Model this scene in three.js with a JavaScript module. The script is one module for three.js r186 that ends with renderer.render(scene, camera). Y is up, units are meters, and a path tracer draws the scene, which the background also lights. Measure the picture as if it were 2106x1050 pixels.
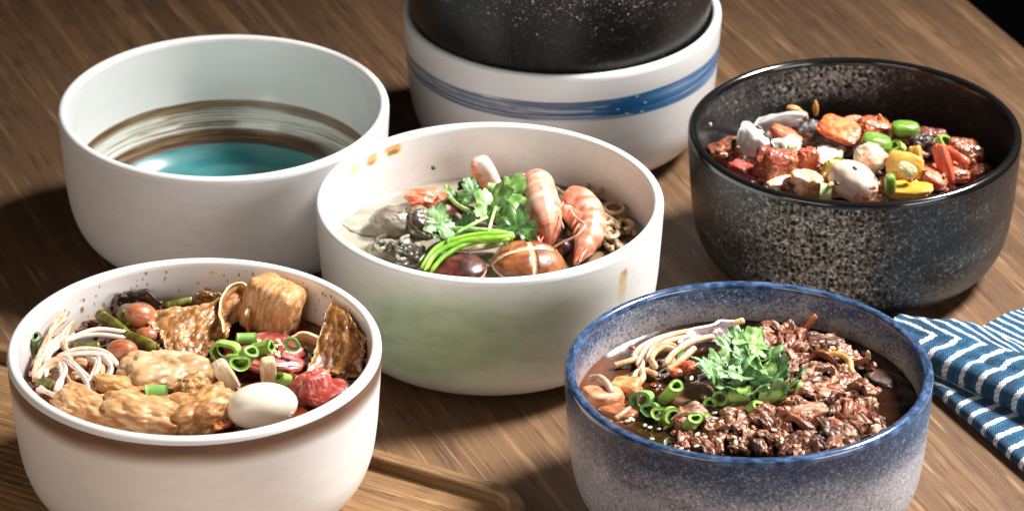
import * as THREE from 'three';
import { mergeVertices, mergeGeometries } from 'three/addons/utils/BufferGeometryUtils.js';
import { RectAreaLightUniformsLib } from 'three/addons/lights/RectAreaLightUniformsLib.js';

// ---------------------------------------------------------------- camera, light, exposure
RectAreaLightUniformsLib.init();
const scene = new THREE.Scene();
scene.background = new THREE.Color(0x1a1817);              // dim room around the table
const CAM_H = 1.00073, PITCH = 0.489954, F = 9260.64, CX = 1053, CY = 525;   // focal length in photograph pixels
const camera = new THREE.PerspectiveCamera(6.48943, 1024 / 510, 0.1, 30);
camera.position.set(0, CAM_H, 0);
camera.rotation.set(-PITCH, 0, 0);
camera.focus = 1.93; camera.userData.fStop = 17;
camera.updateMatrixWorld();
const renderer = new THREE.WebGLRenderer({ antialias: true });
renderer.setSize(1024, 510);
renderer.toneMapping = THREE.LinearToneMapping;
renderer.toneMappingExposure = 1;
renderer.shadowMap.enabled = true;

const key = new THREE.SpotLight(0xfdfaf6, 58, 0, 0.30, 0.9, 2);   // hard window light from the right, slightly behind
key.name = 'window_light'; key.position.set(1.25, 1.72, -2.22); key.target.position.set(0.20, 0, -1.66);
key.castShadow = true; key.shadow.radius = 14; key.shadow.mapSize.set(2048, 2048);
scene.add(key, key.target);
const fill = new THREE.RectAreaLight(0xfff5ea, 3.1, 0.9, 0.7);     // weak soft light from the front left
fill.name = 'soft_fill_light'; fill.position.set(-0.75, 0.62, -0.55); fill.lookAt(0.0, 0.03, -1.8);
const side = new THREE.RectAreaLight(0xfcfbfb, 8.5, 0.7, 0.5);     // the rest of the window, low on the right and in front
side.name = 'window_glow_light'; side.position.set(1.12, 0.40, -0.85); side.lookAt(0.05, 0.03, -1.75);
scene.add(fill, side);

// ---------------------------------------------------------------- helpers
const S = 0.000213;                                        // metres per photograph pixel at the bowls
function rng(seed) { let a = seed >>> 0; return () => { a = (a + 0x6d2b79f5) | 0; let t = Math.imul(a ^ (a >>> 15), 1 | a); t = (t + Math.imul(t ^ (t >>> 7), 61 | t)) ^ t; return ((t ^ (t >>> 14)) >>> 0) / 4294967296; }; }
function hsh(x, y, z, s) { let h = Math.imul(x, 374761393) + Math.imul(y, 668265263) + Math.imul(z, 2147483549) + Math.imul(s + 11, 974634777) | 0; h = Math.imul(h ^ (h >>> 15), 2146121005); h = Math.imul(h ^ (h >>> 15), 2221713035); return ((h ^ (h >>> 16)) >>> 0) / 4294967296; }
const sm = (t) => t * t * (3 - 2 * t), mix = (a, b, t) => a + (b - a) * t, clamp = (x, a = 0, b = 1) => Math.min(b, Math.max(a, x));
const step = (a, b, x) => sm(clamp((x - a) / (b - a)));
function noise3(x, y, z, s = 0, px = 0) {                  // value noise; px = period in x
  const xi = Math.floor(x), yi = Math.floor(y), zi = Math.floor(z), u = sm(x - xi), v = sm(y - yi), w = sm(z - zi);
  const m = px ? (k) => ((k % px) + px) % px : (k) => k, a = m(xi), b = m(xi + 1);
  const f = (zz) => mix(mix(hsh(a, yi, zz, s), hsh(b, yi, zz, s), u), mix(hsh(a, yi + 1, zz, s), hsh(b, yi + 1, zz, s), u), v);
  return mix(f(zi), f(zi + 1), w);
}
const noise2 = (x, y, s = 0, px = 0) => { const xi = Math.floor(x), yi = Math.floor(y), u = sm(x - xi), v = sm(y - yi), m = px ? (k) => ((k % px) + px) % px : (k) => k, a = m(xi), b = m(xi + 1); return mix(mix(hsh(a, yi, 7, s), hsh(b, yi, 7, s), u), mix(hsh(a, yi + 1, 7, s), hsh(b, yi + 1, 7, s), u), v); };
function fbm2(x, y, s = 0, o = 4, px = 0) { let r = 0, a = 0.5, n = 0; for (let i = 0; i < o; i++) { r += a * noise2(x, y, s + i, px); n += a; a *= 0.5; x *= 2; y *= 2; px *= 2; } return r / n; }
function fbm3(x, y, z, s = 0, o = 3) { let r = 0, a = 0.5, n = 0; for (let i = 0; i < o; i++) { r += a * noise3(x, y, z, s + i); n += a; a *= 0.5; x *= 2; y *= 2; z *= 2; } return r / n; }
const mix3 = (a, b, t) => [mix(a[0], b[0], t), mix(a[1], b[1], t), mix(a[2], b[2], t)];
const hex = (h) => [(h >> 16) & 255, (h >> 8) & 255, h & 255];
const lin = (c) => new THREE.Color(c);
function tex(w, h, fn, srgb = true, wrap = THREE.RepeatWrapping) {
  const d = new Uint8Array(w * h * 4);
  for (let y = 0; y < h; y++) for (let x = 0; x < w; x++) {
    const c = fn((x + 0.5) / w, (y + 0.5) / h), o = (y * w + x) * 4;
    if (typeof c === 'number') d[o] = d[o + 1] = d[o + 2] = clamp(c, 0, 255); else for (let k = 0; k < 3; k++) d[o + k] = clamp(c[k], 0, 255);
    d[o + 3] = 255;
  }
  const t = new THREE.DataTexture(d, w, h, THREE.RGBAFormat);
  t.wrapS = wrap; t.wrapT = THREE.ClampToEdgeWrapping; if (wrap === THREE.RepeatWrapping) t.wrapT = wrap;
  t.magFilter = t.minFilter = THREE.LinearFilter; if (srgb) t.colorSpace = THREE.SRGBColorSpace; t.needsUpdate = true;
  return t;
}
function at(px, py, h) {                                   // the point at height h that the lens shows at a photograph pixel
  const x = (px - CX) / F, y = (CY - py) / F, c = Math.cos(PITCH), s = Math.sin(PITCH);
  const d = new THREE.Vector3(x, y * c - s, -y * s - c), k = (h - CAM_H) / d.y;
  return new THREE.Vector3(d.x * k, h, d.z * k);
}
const used = new Map();
function numbered(n) { const k = used.get(n) ?? 0; used.set(n, k + 1); return k ? n + '_' + String(k).padStart(3, '0') : n; }
function tag(o, label, category, group) { o.userData.label = label; o.userData.category = category; if (group) o.userData.group = group; return o; }
function shade(o) { o.castShadow = o.receiveShadow = true; return o; }
function mesh(name, g, m, parent) { const o = shade(new THREE.Mesh(g, m)); o.name = parent ? name : numbered(name); (parent ?? scene).add(o); return o; }
function thing(name, label, category, p = [0, 0, 0], group) { const o = new THREE.Group(); o.name = numbered(name); o.position.set(...(p.isVector3 ? p.toArray() : p)); scene.add(o); return tag(o, label, category, group); }
const std = (color, roughness = 0.6, more = {}) => new THREE.MeshPhysicalMaterial({ color, roughness, ...more });
const wet = (more = {}) => new THREE.MeshPhysicalMaterial({ color: 0xffffff, vertexColors: true, roughness: 0.42, clearcoat: 0.5, clearcoatRoughness: 0.22, ...more });

// grid surface p(u, v) with thickness: two faces and a rim; col(u, v, side) gives sRGB bytes
function slab(nu, nv, p, thick, col, closedV = false) {
  const P = [], pos = [], uv = [], cols = [], idx = [], a = new THREE.Vector3(), b = new THREE.Vector3(), n = new THREE.Vector3(), e = 1e-3, c = new THREE.Color();
  for (let side = 0; side < 2; side++) for (let i = 0; i <= nu; i++) for (let j = 0; j <= nv; j++) {
    const u = i / nu, v = j / nv, q = p(u, v), u0 = Math.max(u, 0.02);
    a.copy(p(Math.min(u0 + e, 1), v)).sub(p(Math.min(u0 + e, 1) - e, v)); b.copy(p(u0, v + e)).sub(p(u0, v - e));
    n.crossVectors(b, a).normalize();
    const t = typeof thick === 'function' ? thick(u, v) : thick;
    pos.push(q.x + n.x * t * (0.5 - side), q.y + n.y * t * (0.5 - side), q.z + n.z * t * (0.5 - side)); uv.push(u, v);
    if (col) { const k = col(u, v, side); c.setRGB(k[0] / 255, k[1] / 255, k[2] / 255, THREE.SRGBColorSpace); cols.push(c.r, c.g, c.b); }
  }
  const w = nv + 1, N = (nu + 1) * w;
  for (let i = 0; i < nu; i++) for (let j = 0; j < nv; j++) { const A = i * w + j, B = A + w; idx.push(A, A + 1, B, A + 1, B + 1, B, N + A, N + B, N + A + 1, N + A + 1, N + B, N + B + 1); }
  const wall = (A, B) => idx.push(A, N + A, B, B, N + A, N + B);
  for (let j = 0; j < nv; j++) { wall(nu * w + j, nu * w + j + 1); wall(j + 1, j); }
  if (!closedV) for (let i = 0; i < nu; i++) { wall(i * w, (i + 1) * w); wall((i + 1) * w + nv, i * w + nv); }
  const g = new THREE.BufferGeometry();
  g.setAttribute('position', new THREE.Float32BufferAttribute(pos, 3)); g.setAttribute('uv', new THREE.Float32BufferAttribute(uv, 2));
  if (col) g.setAttribute('color', new THREE.Float32BufferAttribute(cols, 3));
  g.setIndex(idx); g.computeVertexNormals();
  return g;
}
const unit = new Map();
function sphere(detail) { if (!unit.has(detail)) { const g = new THREE.IcosahedronGeometry(1, detail); g.deleteAttribute('normal'); g.deleteAttribute('uv'); unit.set(detail, mergeVertices(g, 1e-4)); } return unit.get(detail).clone(); }
function paint(g, fn) { const p = g.attributes.position, cols = [], c = new THREE.Color(); for (let i = 0; i < p.count; i++) { const k = fn(p.getX(i), p.getY(i), p.getZ(i), i); c.setRGB(clamp(k[0] / 255), clamp(k[1] / 255), clamp(k[2] / 255), THREE.SRGBColorSpace); cols.push(c.r, c.g, c.b); } g.setAttribute('color', new THREE.Float32BufferAttribute(cols, 3)); return g; }
// an organic lump: superellipsoid with noise; shape(d, r) may alter the radius
function lump(rx, ry, rz, { pow = 2, amp = 0.15, freq = 1.6, seed = 1, detail = 14, fine = 0, shape, col } = {}) {
  const g = sphere(detail), p = g.attributes.position, v = new THREE.Vector3(), raw = [];
  for (let i = 0; i < p.count; i++) {
    v.fromBufferAttribute(p, i);
    let r = pow === 2 ? 1 : 1 / Math.pow(Math.pow(Math.abs(v.x), pow) + Math.pow(Math.abs(v.y), pow) + Math.pow(Math.abs(v.z), pow), 1 / pow);
    const q = fbm3(v.x * freq + 9, v.y * freq + 9, v.z * freq + 9, seed, 3);
    r *= 1 + amp * (q - 0.5) * 2;
    if (fine) r *= 1 + fine * (fbm3(v.x * freq * 5 + 3, v.y * freq * 5, v.z * freq * 5, seed + 5, 2) - 0.5) * 2;
    if (shape) r *= shape(v, r);
    raw.push(v.x, v.y, v.z);
    p.setXYZ(i, v.x * r * rx, v.y * r * ry, v.z * r * rz);
  }
  g.computeVertexNormals();
  if (col) paint(g, (x, y, z, i) => col(raw[3 * i], raw[3 * i + 1], raw[3 * i + 2], seed));
  return g;
}
const two = (a, b, f = 2.4, k = 1.6, off = 0) => (x, y, z, s) => mix3(a, b, clamp((fbm3(x * f + 5, y * f + 5, z * f + 5, s + 40, 3) - 0.5) * k * 1.6 + 0.5 + off));
function tube(pts, r, seg = 40, rad = 8, col, taper) {
  const curve = new THREE.CatmullRomCurve3(pts), g = new THREE.TubeGeometry(curve, seg, 1, rad, false), p = g.attributes.position, c = new THREE.Vector3();
  const prof = taper ?? ((t) => Math.min(1, Math.sqrt(Math.max(0.02, 1 - Math.pow(Math.abs(t * 2 - 1), 24)))));
  for (let i = 0; i <= seg; i++) { curve.getPointAt(i / seg, c); const k = r * prof(i / seg); for (let j = 0; j <= rad; j++) { const o = i * (rad + 1) + j; p.setXYZ(o, c.x + (p.getX(o) - c.x) * k, c.y + (p.getY(o) - c.y) * k, c.z + (p.getZ(o) - c.z) * k); } }
  // end caps
  const idx = Array.from(g.index.array), pos = Array.from(p.array), uvs = Array.from(g.attributes.uv.array);
  for (const i of [0, seg]) { curve.getPointAt(i / seg, c); const k = pos.length / 3; pos.push(c.x, c.y, c.z); uvs.push(i / seg, 0); for (let j = 0; j < rad; j++) { const A = i * (rad + 1) + j; i ? idx.push(A + 1, A, k) : idx.push(A, A + 1, k); } }
  const h = new THREE.BufferGeometry(); h.setAttribute('position', new THREE.Float32BufferAttribute(pos, 3)); h.setAttribute('uv', new THREE.Float32BufferAttribute(uvs, 2)); h.setIndex(idx); h.computeVertexNormals();
  if (col) { const cs = [], cc = new THREE.Color(); for (let i = 0; i < pos.length / 3; i++) { const k = col(uvs[2 * i], uvs[2 * i + 1]); cc.setRGB(clamp(k[0] / 255), clamp(k[1] / 255), clamp(k[2] / 255), THREE.SRGBColorSpace); cs.push(cc.r, cc.g, cc.b); } h.setAttribute('color', new THREE.Float32BufferAttribute(cs, 3)); }
  return h;
}

// ---------------------------------------------------------------- the setting: floor, table top
const floor = mesh('floor', new THREE.PlaneGeometry(12, 12).rotateX(-Math.PI / 2).translate(0, -0.74, -2), std(0x1d1c1c, 0.9));
floor.userData.kind = 'structure';
const woodFn = (a, b, dark, mid, light, s) => (u, v) => {  // u across the grain, v along it
  const warp = 0.012 * (fbm2(u * 7, v * 3, s, 3, 7) - 0.5), x = u + warp;
  const bands = fbm2(x * 26, v * 2, s + 1, 4, 26), fib = fbm2(x * a, v * 9, s + 2, 4, a), pore = noise2(x * b, v * 80, s + 3, b), pore2 = noise2(x * b * 0.7, v * 48, s + 9, Math.round(b * 0.7));
  let t = 0.62 + 0.75 * (bands - 0.5) + 0.6 * (fib - 0.5);
  let c = mix3(dark, mid, clamp(t));
  c = mix3(c, light, clamp((fib - 0.56) * 3) * 0.4);
  if (pore > 0.70) c = mix3(c, mix3(dark, [40, 25, 15], 0.35), clamp((pore - 0.70) * 5) * 0.6);
  if (pore2 > 0.8) c = mix3(c, light.map((k) => k * 1.05), clamp((pore2 - 0.8) * 7) * 0.5);
  const g = (hsh(Math.floor(u * 2048), Math.floor(v * 2048), 3, s) - 0.5) * 10;
  return [c[0] + g, c[1] + g, c[2] + g];
};
const woodTex = tex(2048, 1536, woodFn(170, 1050, hex(0x473324), hex(0x74563b), hex(0xa3815e), 20));
const e0 = at(1998, 0, 0), e1 = at(2110, 94, 0), gd = e1.clone().sub(e0).normalize();     // the table's edge, along the grain
{
  const w = 1.5, l = 2.6, th = 0.032, bev = 0.004;
  const sh = new THREE.Shape(); sh.moveTo(-w, 0); sh.lineTo(0, 0); sh.lineTo(0, l); sh.lineTo(-w, l); sh.closePath();
  const g = new THREE.ExtrudeGeometry(sh, { depth: th - 2 * bev, bevelEnabled: true, bevelThickness: bev, bevelSize: bev, bevelOffset: -bev, bevelSegments: 4 });
  const p = g.attributes.position, uv = g.attributes.uv;
  for (let i = 0; i < p.count; i++) uv.setXY(i, p.getX(i) / 0.72 + p.getZ(i), p.getY(i) / 1.5);
  const top = mesh('table_top', g, std(0xffffff, 0.5, { map: woodTex, bumpMap: woodTex, bumpScale: 0.0002 }));
  // local x = away from the edge to the right, local y = along the grain away from the camera, local z = up
  const up = new THREE.Vector3(0, 1, 0), along = gd.clone().negate(), right = new THREE.Vector3().crossVectors(along, up);
  top.matrixAutoUpdate = true;
  top.quaternion.setFromRotationMatrix(new THREE.Matrix4().makeBasis(right, along, up));
  top.position.copy(e0).addScaledVector(gd, 1.7); top.position.y = -th + bev;
  top.userData.kind = 'structure';
}

// ---------------------------------------------------------------- bowls
const RB = 0.078;
function profile() {                                       // the whole section from the foot over the rim to the middle of the inside
  const out = [[0.0500, 0.0040], [0.0580, 0.0046], [0.0648, 0.0074], [0.0702, 0.0136], [0.0736, 0.0222], [0.0756, 0.0345], [0.0767, 0.0480], [0.0775, 0.0600], [0.0780, 0.0690]];
  const rim = [], n = 10; for (let i = 1; i < n; i++) { const a = Math.PI * i / n; rim.push([0.0757 + 0.0023 * Math.cos(a), 0.0697 + 0.0023 * Math.sin(a)]); }
  const inn = [[0.0734, 0.0690], [0.0731, 0.0580], [0.0724, 0.0480], [0.0708, 0.0380], [0.0676, 0.0280], [0.0620, 0.0200], [0.0530, 0.0132], [0.0380, 0.0110], [0.0180, 0.0104], [0.0001, 0.0104]];
  const cut = (pts, k) => { const c = new THREE.CatmullRomCurve3(pts.map(([r, y]) => new THREE.Vector3(r, y, 0)), false, 'centripetal'); return c.getSpacedPoints(k).map((p) => [p.x, p.y]); };
  const O = cut(out, 44), I = cut(inn, 52), M = [O[O.length - 1], ...rim, I[0]];
  return { O, M, I };
}
const PRO = profile();
const FOOT = [[0.0460, 0.0042], [0.0460, 0.0008], [0.0466, 0], [0.0496, 0], [0.0503, 0.0008], [0.0506, 0.0042]];
function lathe(sec, k, seg = 144) {
  const pos = [], uv = [], idx = [], L = [0];
  for (let i = 1; i < sec.length; i++) L.push(L[i - 1] + Math.hypot(sec[i][0] - sec[i - 1][0], sec[i][1] - sec[i - 1][1]));
  const nrm = [];
  for (let i = 0; i < sec.length; i++) {
    const A = sec[Math.max(0, i - 1)], B = sec[Math.min(sec.length - 1, i + 1)], tx = B[0] - A[0], ty = B[1] - A[1], l = Math.hypot(tx, ty) || 1;
    for (let j = 0; j <= seg; j++) { const a = 2 * Math.PI * j / seg, sx = -Math.sin(a), sz = -Math.cos(a); pos.push(sx * sec[i][0] * k, sec[i][1] * k, sz * sec[i][0] * k); uv.push(j / seg, L[i] / L[L.length - 1]); nrm.push(sx * ty / l, -tx / l, sz * ty / l); }
  }
  for (let i = 0; i < sec.length - 1; i++) for (let j = 0; j < seg; j++) { const a = i * (seg + 1) + j, b = a + seg + 1; idx.push(a, b, a + 1, a + 1, b, b + 1); }
  // keep the faces turned the way the normals point
  const g = new THREE.BufferGeometry(); g.setAttribute('position', new THREE.Float32BufferAttribute(pos, 3)); g.setAttribute('uv', new THREE.Float32BufferAttribute(uv, 2)); g.setAttribute('normal', new THREE.Float32BufferAttribute(nrm, 3)); g.setIndex(idx);
  const v0 = new THREE.Vector3(), v1 = new THREE.Vector3(), v2 = new THREE.Vector3(), P = g.attributes.position, m = Math.floor(sec.length / 2) * (seg + 1);
  v0.fromBufferAttribute(P, m); v1.fromBufferAttribute(P, m + seg + 1); v2.fromBufferAttribute(P, m + 1);
  const f = v1.sub(v0).cross(v2.sub(v0)), nn = new THREE.Vector3().fromBufferAttribute(g.attributes.normal, m);
  if (f.dot(nn) < 0) { for (let i = 0; i < idx.length; i += 3) { const t = idx[i]; idx[i] = idx[i + 1]; idx[i + 1] = t; } g.setIndex(idx); }
  return g;
}
function wallTex(sec, w, h, fn, srgb = true) {             // fn(u, r, y, v): u from the back over the left, front (0.5) and right; r, y in metres
  const L = [0]; for (let i = 1; i < sec.length; i++) L.push(L[i - 1] + Math.hypot(sec[i][0] - sec[i - 1][0], sec[i][1] - sec[i - 1][1]));
  const look = (v) => { const s = v * L[L.length - 1]; let i = 1; while (i < L.length - 1 && L[i] < s) i++; const t = clamp((s - L[i - 1]) / (L[i] - L[i - 1])); return [mix(sec[i - 1][0], sec[i][0], t), mix(sec[i - 1][1], sec[i][1], t)]; };
  const rows = new Map();
  const t = tex(w, h, (u, v) => { if (!rows.has(v)) rows.set(v, look(v)); const [r, y] = rows.get(v); return fn(u, r, y, v); }, srgb);
  t.wrapT = THREE.ClampToEdgeWrapping; return t;
}
function bowl(label, pos, R, m) {
  const t = thing('bowl', label, 'bowl', pos), k = R / RB;
  mesh('outer_wall', lathe(PRO.O, k), m.out, t); mesh('rim', lathe(PRO.M, k), m.rim, t); mesh('inner_wall', lathe(PRO.I, k), m.inn, t); mesh('foot_ring', lathe(FOOT, k), m.foot ?? m.rim, t);
  return t;
}
const gl = (map, roughness, more = {}) => new THREE.MeshPhysicalMaterial({ color: 0xffffff, map, roughness, ...more });
const speck = (u, v, w, h, s) => hsh(Math.floor(u * w), Math.floor(v * h), 1, s);
const YR = 0.072;

// white bowl, brown rings and turquoise bottom inside
const bowlA = [-0.13514, 0, -1.89292];
{
  const out = wallTex(PRO.O, 768, 96, (u, r, y) => { const n = (fbm2(u * 60, y * 500, 3, 3, 60) - 0.5) * 12, s = speck(u, y * 14, 768, 96, 4) * 6 - 3; return [229 + n + s, 227 + n + s, 226 + n + s]; });
  const inn = wallTex(PRO.I, 1536, 352, (u, r, y, v) => {
    const white = [236, 236, 233], br = hex(0x5c432c), br2 = hex(0x452d20), tan = hex(0x8c6a40), teal = hex(0x3a868a);
    const wob = 0.0012 * (fbm2(u * 5, 0, 60, 3, 5) - 0.5);
    const yy = y + wob, top = 0.0396, bot = 0.0202;
    if (yy > top) return white.map((c) => c - 6 * fbm2(u * 20, y * 300, 8, 2, 20));
    const t = (top - yy) / (top - bot);                   // 0 at the upper edge of the rings, 1 at the pool
    if (t < 1) {
      const st = fbm2(u * 9, t * 46, 61, 3, 9), fine = fbm2(u * 26, t * 110, 65, 2, 26);
      let k = step(0.0, 0.04, t) * (1 - step(0.14, 0.28, t)) + step(0.70, 0.74, t);
      k = Math.max(k, step(0.50, 0.66, st + 0.25 * (fine - 0.5) + 0.1 * Math.sin(u * 31)) * 0.95);
      if (t > 0.28 && t < 0.7) k *= 0.8;
      k = clamp(k * (0.72 + 0.7 * (fine - 0.3)));
      const ink = mix3(t > 0.72 ? br2 : br, tan, clamp((fbm2(u * 14, t * 30, 70, 3, 14) - 0.35) * 1.8));
      return mix3([222, 222, 212], ink, k);
    }
    const d = step(1, 1.6, t + 0.25 * (fbm2(u * 40, r * 300, 71, 3, 40) - 0.5)), cl = fbm2(u * 12, r * 240, 72, 4, 12);
    return mix3(mix3(hex(0x7ba9a9), teal, d * 0.8 + 0.2), hex(0x176d78), clamp((cl - 0.45) * 1.6) * (r / 0.062));
  });
  bowl('plain white bowl with brown rings and a turquoise pool glazed inside, holding no food', bowlA, 0.07758, { out: gl(out, 0.55, { clearcoat: 0.15, clearcoatRoughness: 0.5 }), rim: std(0xebeae9, 0.3), inn: gl(inn, 0.22, { clearcoat: 0.6, clearcoatRoughness: 0.1 }), foot: std(0xcfc8be, 0.8) });
}
// white bowl with the blue brush band, under a black bowl
const bowlB = [0.02457, 0, -1.99896];
{
  const out = wallTex(PRO.O, 1536, 352, (u, r, y) => {
    const d = (YR - y) * 1000, th = (u - 0.5) * 360;      // millimetres below the rim, degrees from the front
    const n = (fbm2(u * 60, y * 500, 13, 3, 60) - 0.5) * 8; const white = [230 + n, 229 + n, 228 + n];
    const c0 = 19.8 + 0.6 * Math.sin(u * 9), hw = 5.4 + 1.2 * step(-10, 70, th) - 0.9 * step(20, 90, -th);
    const q = (d - c0) / hw; if (Math.abs(q) > 1.05 || th < -128 || th > 150) return white;
    const st = fbm2(u * 10, d * 1.9, 81, 4, 10), st2 = fbm2(u * 20, d * 3.4, 86, 3, 20), rightness = step(-4, 26, th + 26 * (fbm2(u * 2, d * 1.1, 90, 2, 2) - 0.5));
    const edge = 1 - step(0.86, 1.02, Math.abs(q) + 0.1 * (st2 - 0.5));
    const blue = mix3(hex(0x0f4d80), hex(0x2b6fae), st2), grey = mix3(hex(0x596a84), hex(0xa9a6b8), clamp(st * 1.7 - 0.35));
    const rim = step(0.72, 0.95, Math.abs(q));            // the stroke pools darker along its two edges
    let c = mix3(mix3(grey, hex(0x31496a), rim * 0.8), mix3(blue, hex(0xa4c0e4), clamp((st - 0.48) * 5) * step(15, 55, th)), rightness);  // pale streaks towards the right are a highlight painted into the blue stroke
    if (rightness > 0.5 && th < 40 && speck(u, d / 30, 300, 40, 91) > 0.985) c = [196, 214, 236];
    if (rightness <= 0.75) { c = mix3(c, white, clamp((st - 0.44) * 5) * 0.8); if (st2 > 0.62) c = mix3(c, hex(0x2c4468), 0.5); }
    return mix3(white, c, edge);
  });
  const body = std(0xe6e5e3, 0.32, { clearcoat: 0.3, clearcoatRoughness: 0.2 });
  bowl('white bowl with a blue brushed band around it, standing under a black bowl', bowlB, 0.07803, { out: gl(out, 0.34, { clearcoat: 0.4, clearcoatRoughness: 0.2 }), rim: body, inn: body, foot: std(0xcfc8be, 0.8) });
}
// the two black speckled bowls
const pits = (u, y, s) => { let k = 0; for (const [gu, gy, q, p] of [[150, 305, 0.44, 0.55], [260, 530, 0.44, 0.3], [96, 196, 0.36, 0.4]]) {   // round dark pinholes of three sizes
  const cx = Math.floor(u * gu), cy = Math.floor(y * gy); if (hsh(cx, cy, 2, s) > p) continue;
  const rad = q * (0.4 + 0.6 * hsh(cx, cy, 5, s)), dx = u * gu - cx - 0.5 - (hsh(cx, cy, 6, s) - 0.5) * (1 - 2 * rad), dy = y * gy - cy - 0.5 - (hsh(cx, cy, 7, s) - 0.5) * (1 - 2 * rad);
  k = Math.max(k, 1 - step(rad * 0.5, rad, Math.hypot(dx, dy)));
} return k; };
const blackTex = (sec, dens, s, dots, w = 1536, h = 352) => wallTex(sec, w, h, (u, r, y) => {
  const m = clamp(dens(u, r, y) + 0.45 * (fbm2(u * 18, y * 90, s, 3, 18) - 0.5));
  const f = noise2(u * 520, y * 1060, s + 1, 520), f2 = fbm2(u * 420, y * 860, s + 2, 2, 420);
  let c = mix3([21, 20, 20], hex(0x9f9b92), clamp(m * 0.95 + (f2 - 0.5) * 1.8 * (m + 0.05)));
  if (f > 0.76) c = mix3(c, hex(0xd8d6d2), 0.85 * clamp(0.16 + m));
  if (dots) for (const [gu, gy, q] of [[300, 610, 0.42], [470, 960, 0.40]]) {   // round silvery specks, one at most in a cell
    const cx = Math.floor(u * gu), cy = Math.floor(y * gy); if (hsh(cx, cy, 2, s) > dots(u, r, y)) continue;
    const rad = q * (0.35 + 0.65 * hsh(cx, cy, 5, s)), dx = u * gu - cx - 0.5 - (hsh(cx, cy, 6, s) - 0.5) * (1 - 2 * rad), dy = y * gy - cy - 0.5 - (hsh(cx, cy, 7, s) - 0.5) * (1 - 2 * rad);
    c = mix3(c, [214, 214, 218], (1 - step(rad * 0.6, rad, Math.hypot(dx, dy))) * (0.3 + 0.7 * hsh(cx, cy, 4, s)));
  }
  return mix3(c, [14, 12, 11], pits(u, y, s + 5) * clamp(0.5 + m));
});
const bowlC = [0.15893, 0, -1.86821];
const black = { roughness: 0.34, metalness: 0, specularIntensity: 0.7 };
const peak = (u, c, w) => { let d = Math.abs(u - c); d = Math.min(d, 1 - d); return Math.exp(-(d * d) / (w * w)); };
{
  const out = blackTex(PRO.O, (u, r, y) => -0.02 + 0.72 * peak(u, 0.45, 0.07) * step(0.004, 0.02, y) + 0.14 * peak(u, 0.6, 0.07), 100);  // speckled glaze; the grey patch at front left is a highlight painted into it
  const inn = blackTex(PRO.I, (u, r, y) => -0.08 + 0.8 * (peak(u, 0.015, 0.075) + 0.45 * peak(u, 0.14, 0.05)) * step(0.042, 0.062, y), 130);  // the highlight on the back inner wall is likewise painted into the speckled glaze
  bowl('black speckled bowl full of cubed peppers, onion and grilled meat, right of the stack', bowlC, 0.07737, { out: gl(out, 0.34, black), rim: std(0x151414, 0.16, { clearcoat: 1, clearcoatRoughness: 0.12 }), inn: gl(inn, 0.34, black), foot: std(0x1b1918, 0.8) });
}
{
  const out = blackTex(PRO.O, () => -0.3, 160, (u, r, y) => 0.55 * step(0.039, 0.066, y + 0.016 * (fbm2(u * 11, y * 60, 7, 3, 11) - 0.5)) * Math.max(peak(u, 0.54, 0.10), 0.25 * peak(u, 0.5, 0.2)));
  const inn = std(0x1b1a1a, 0.3);
  bowl('black bowl with silver speckles stacked on top of the white bowl with blue band', [bowlB[0] - 0.0012, 0.0496, bowlB[2] + 0.0004], 0.0772, { out: gl(out, 0.36, black), rim: std(0x151414, 0.2), inn, foot: std(0x1b1918, 0.8) });
}
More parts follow.
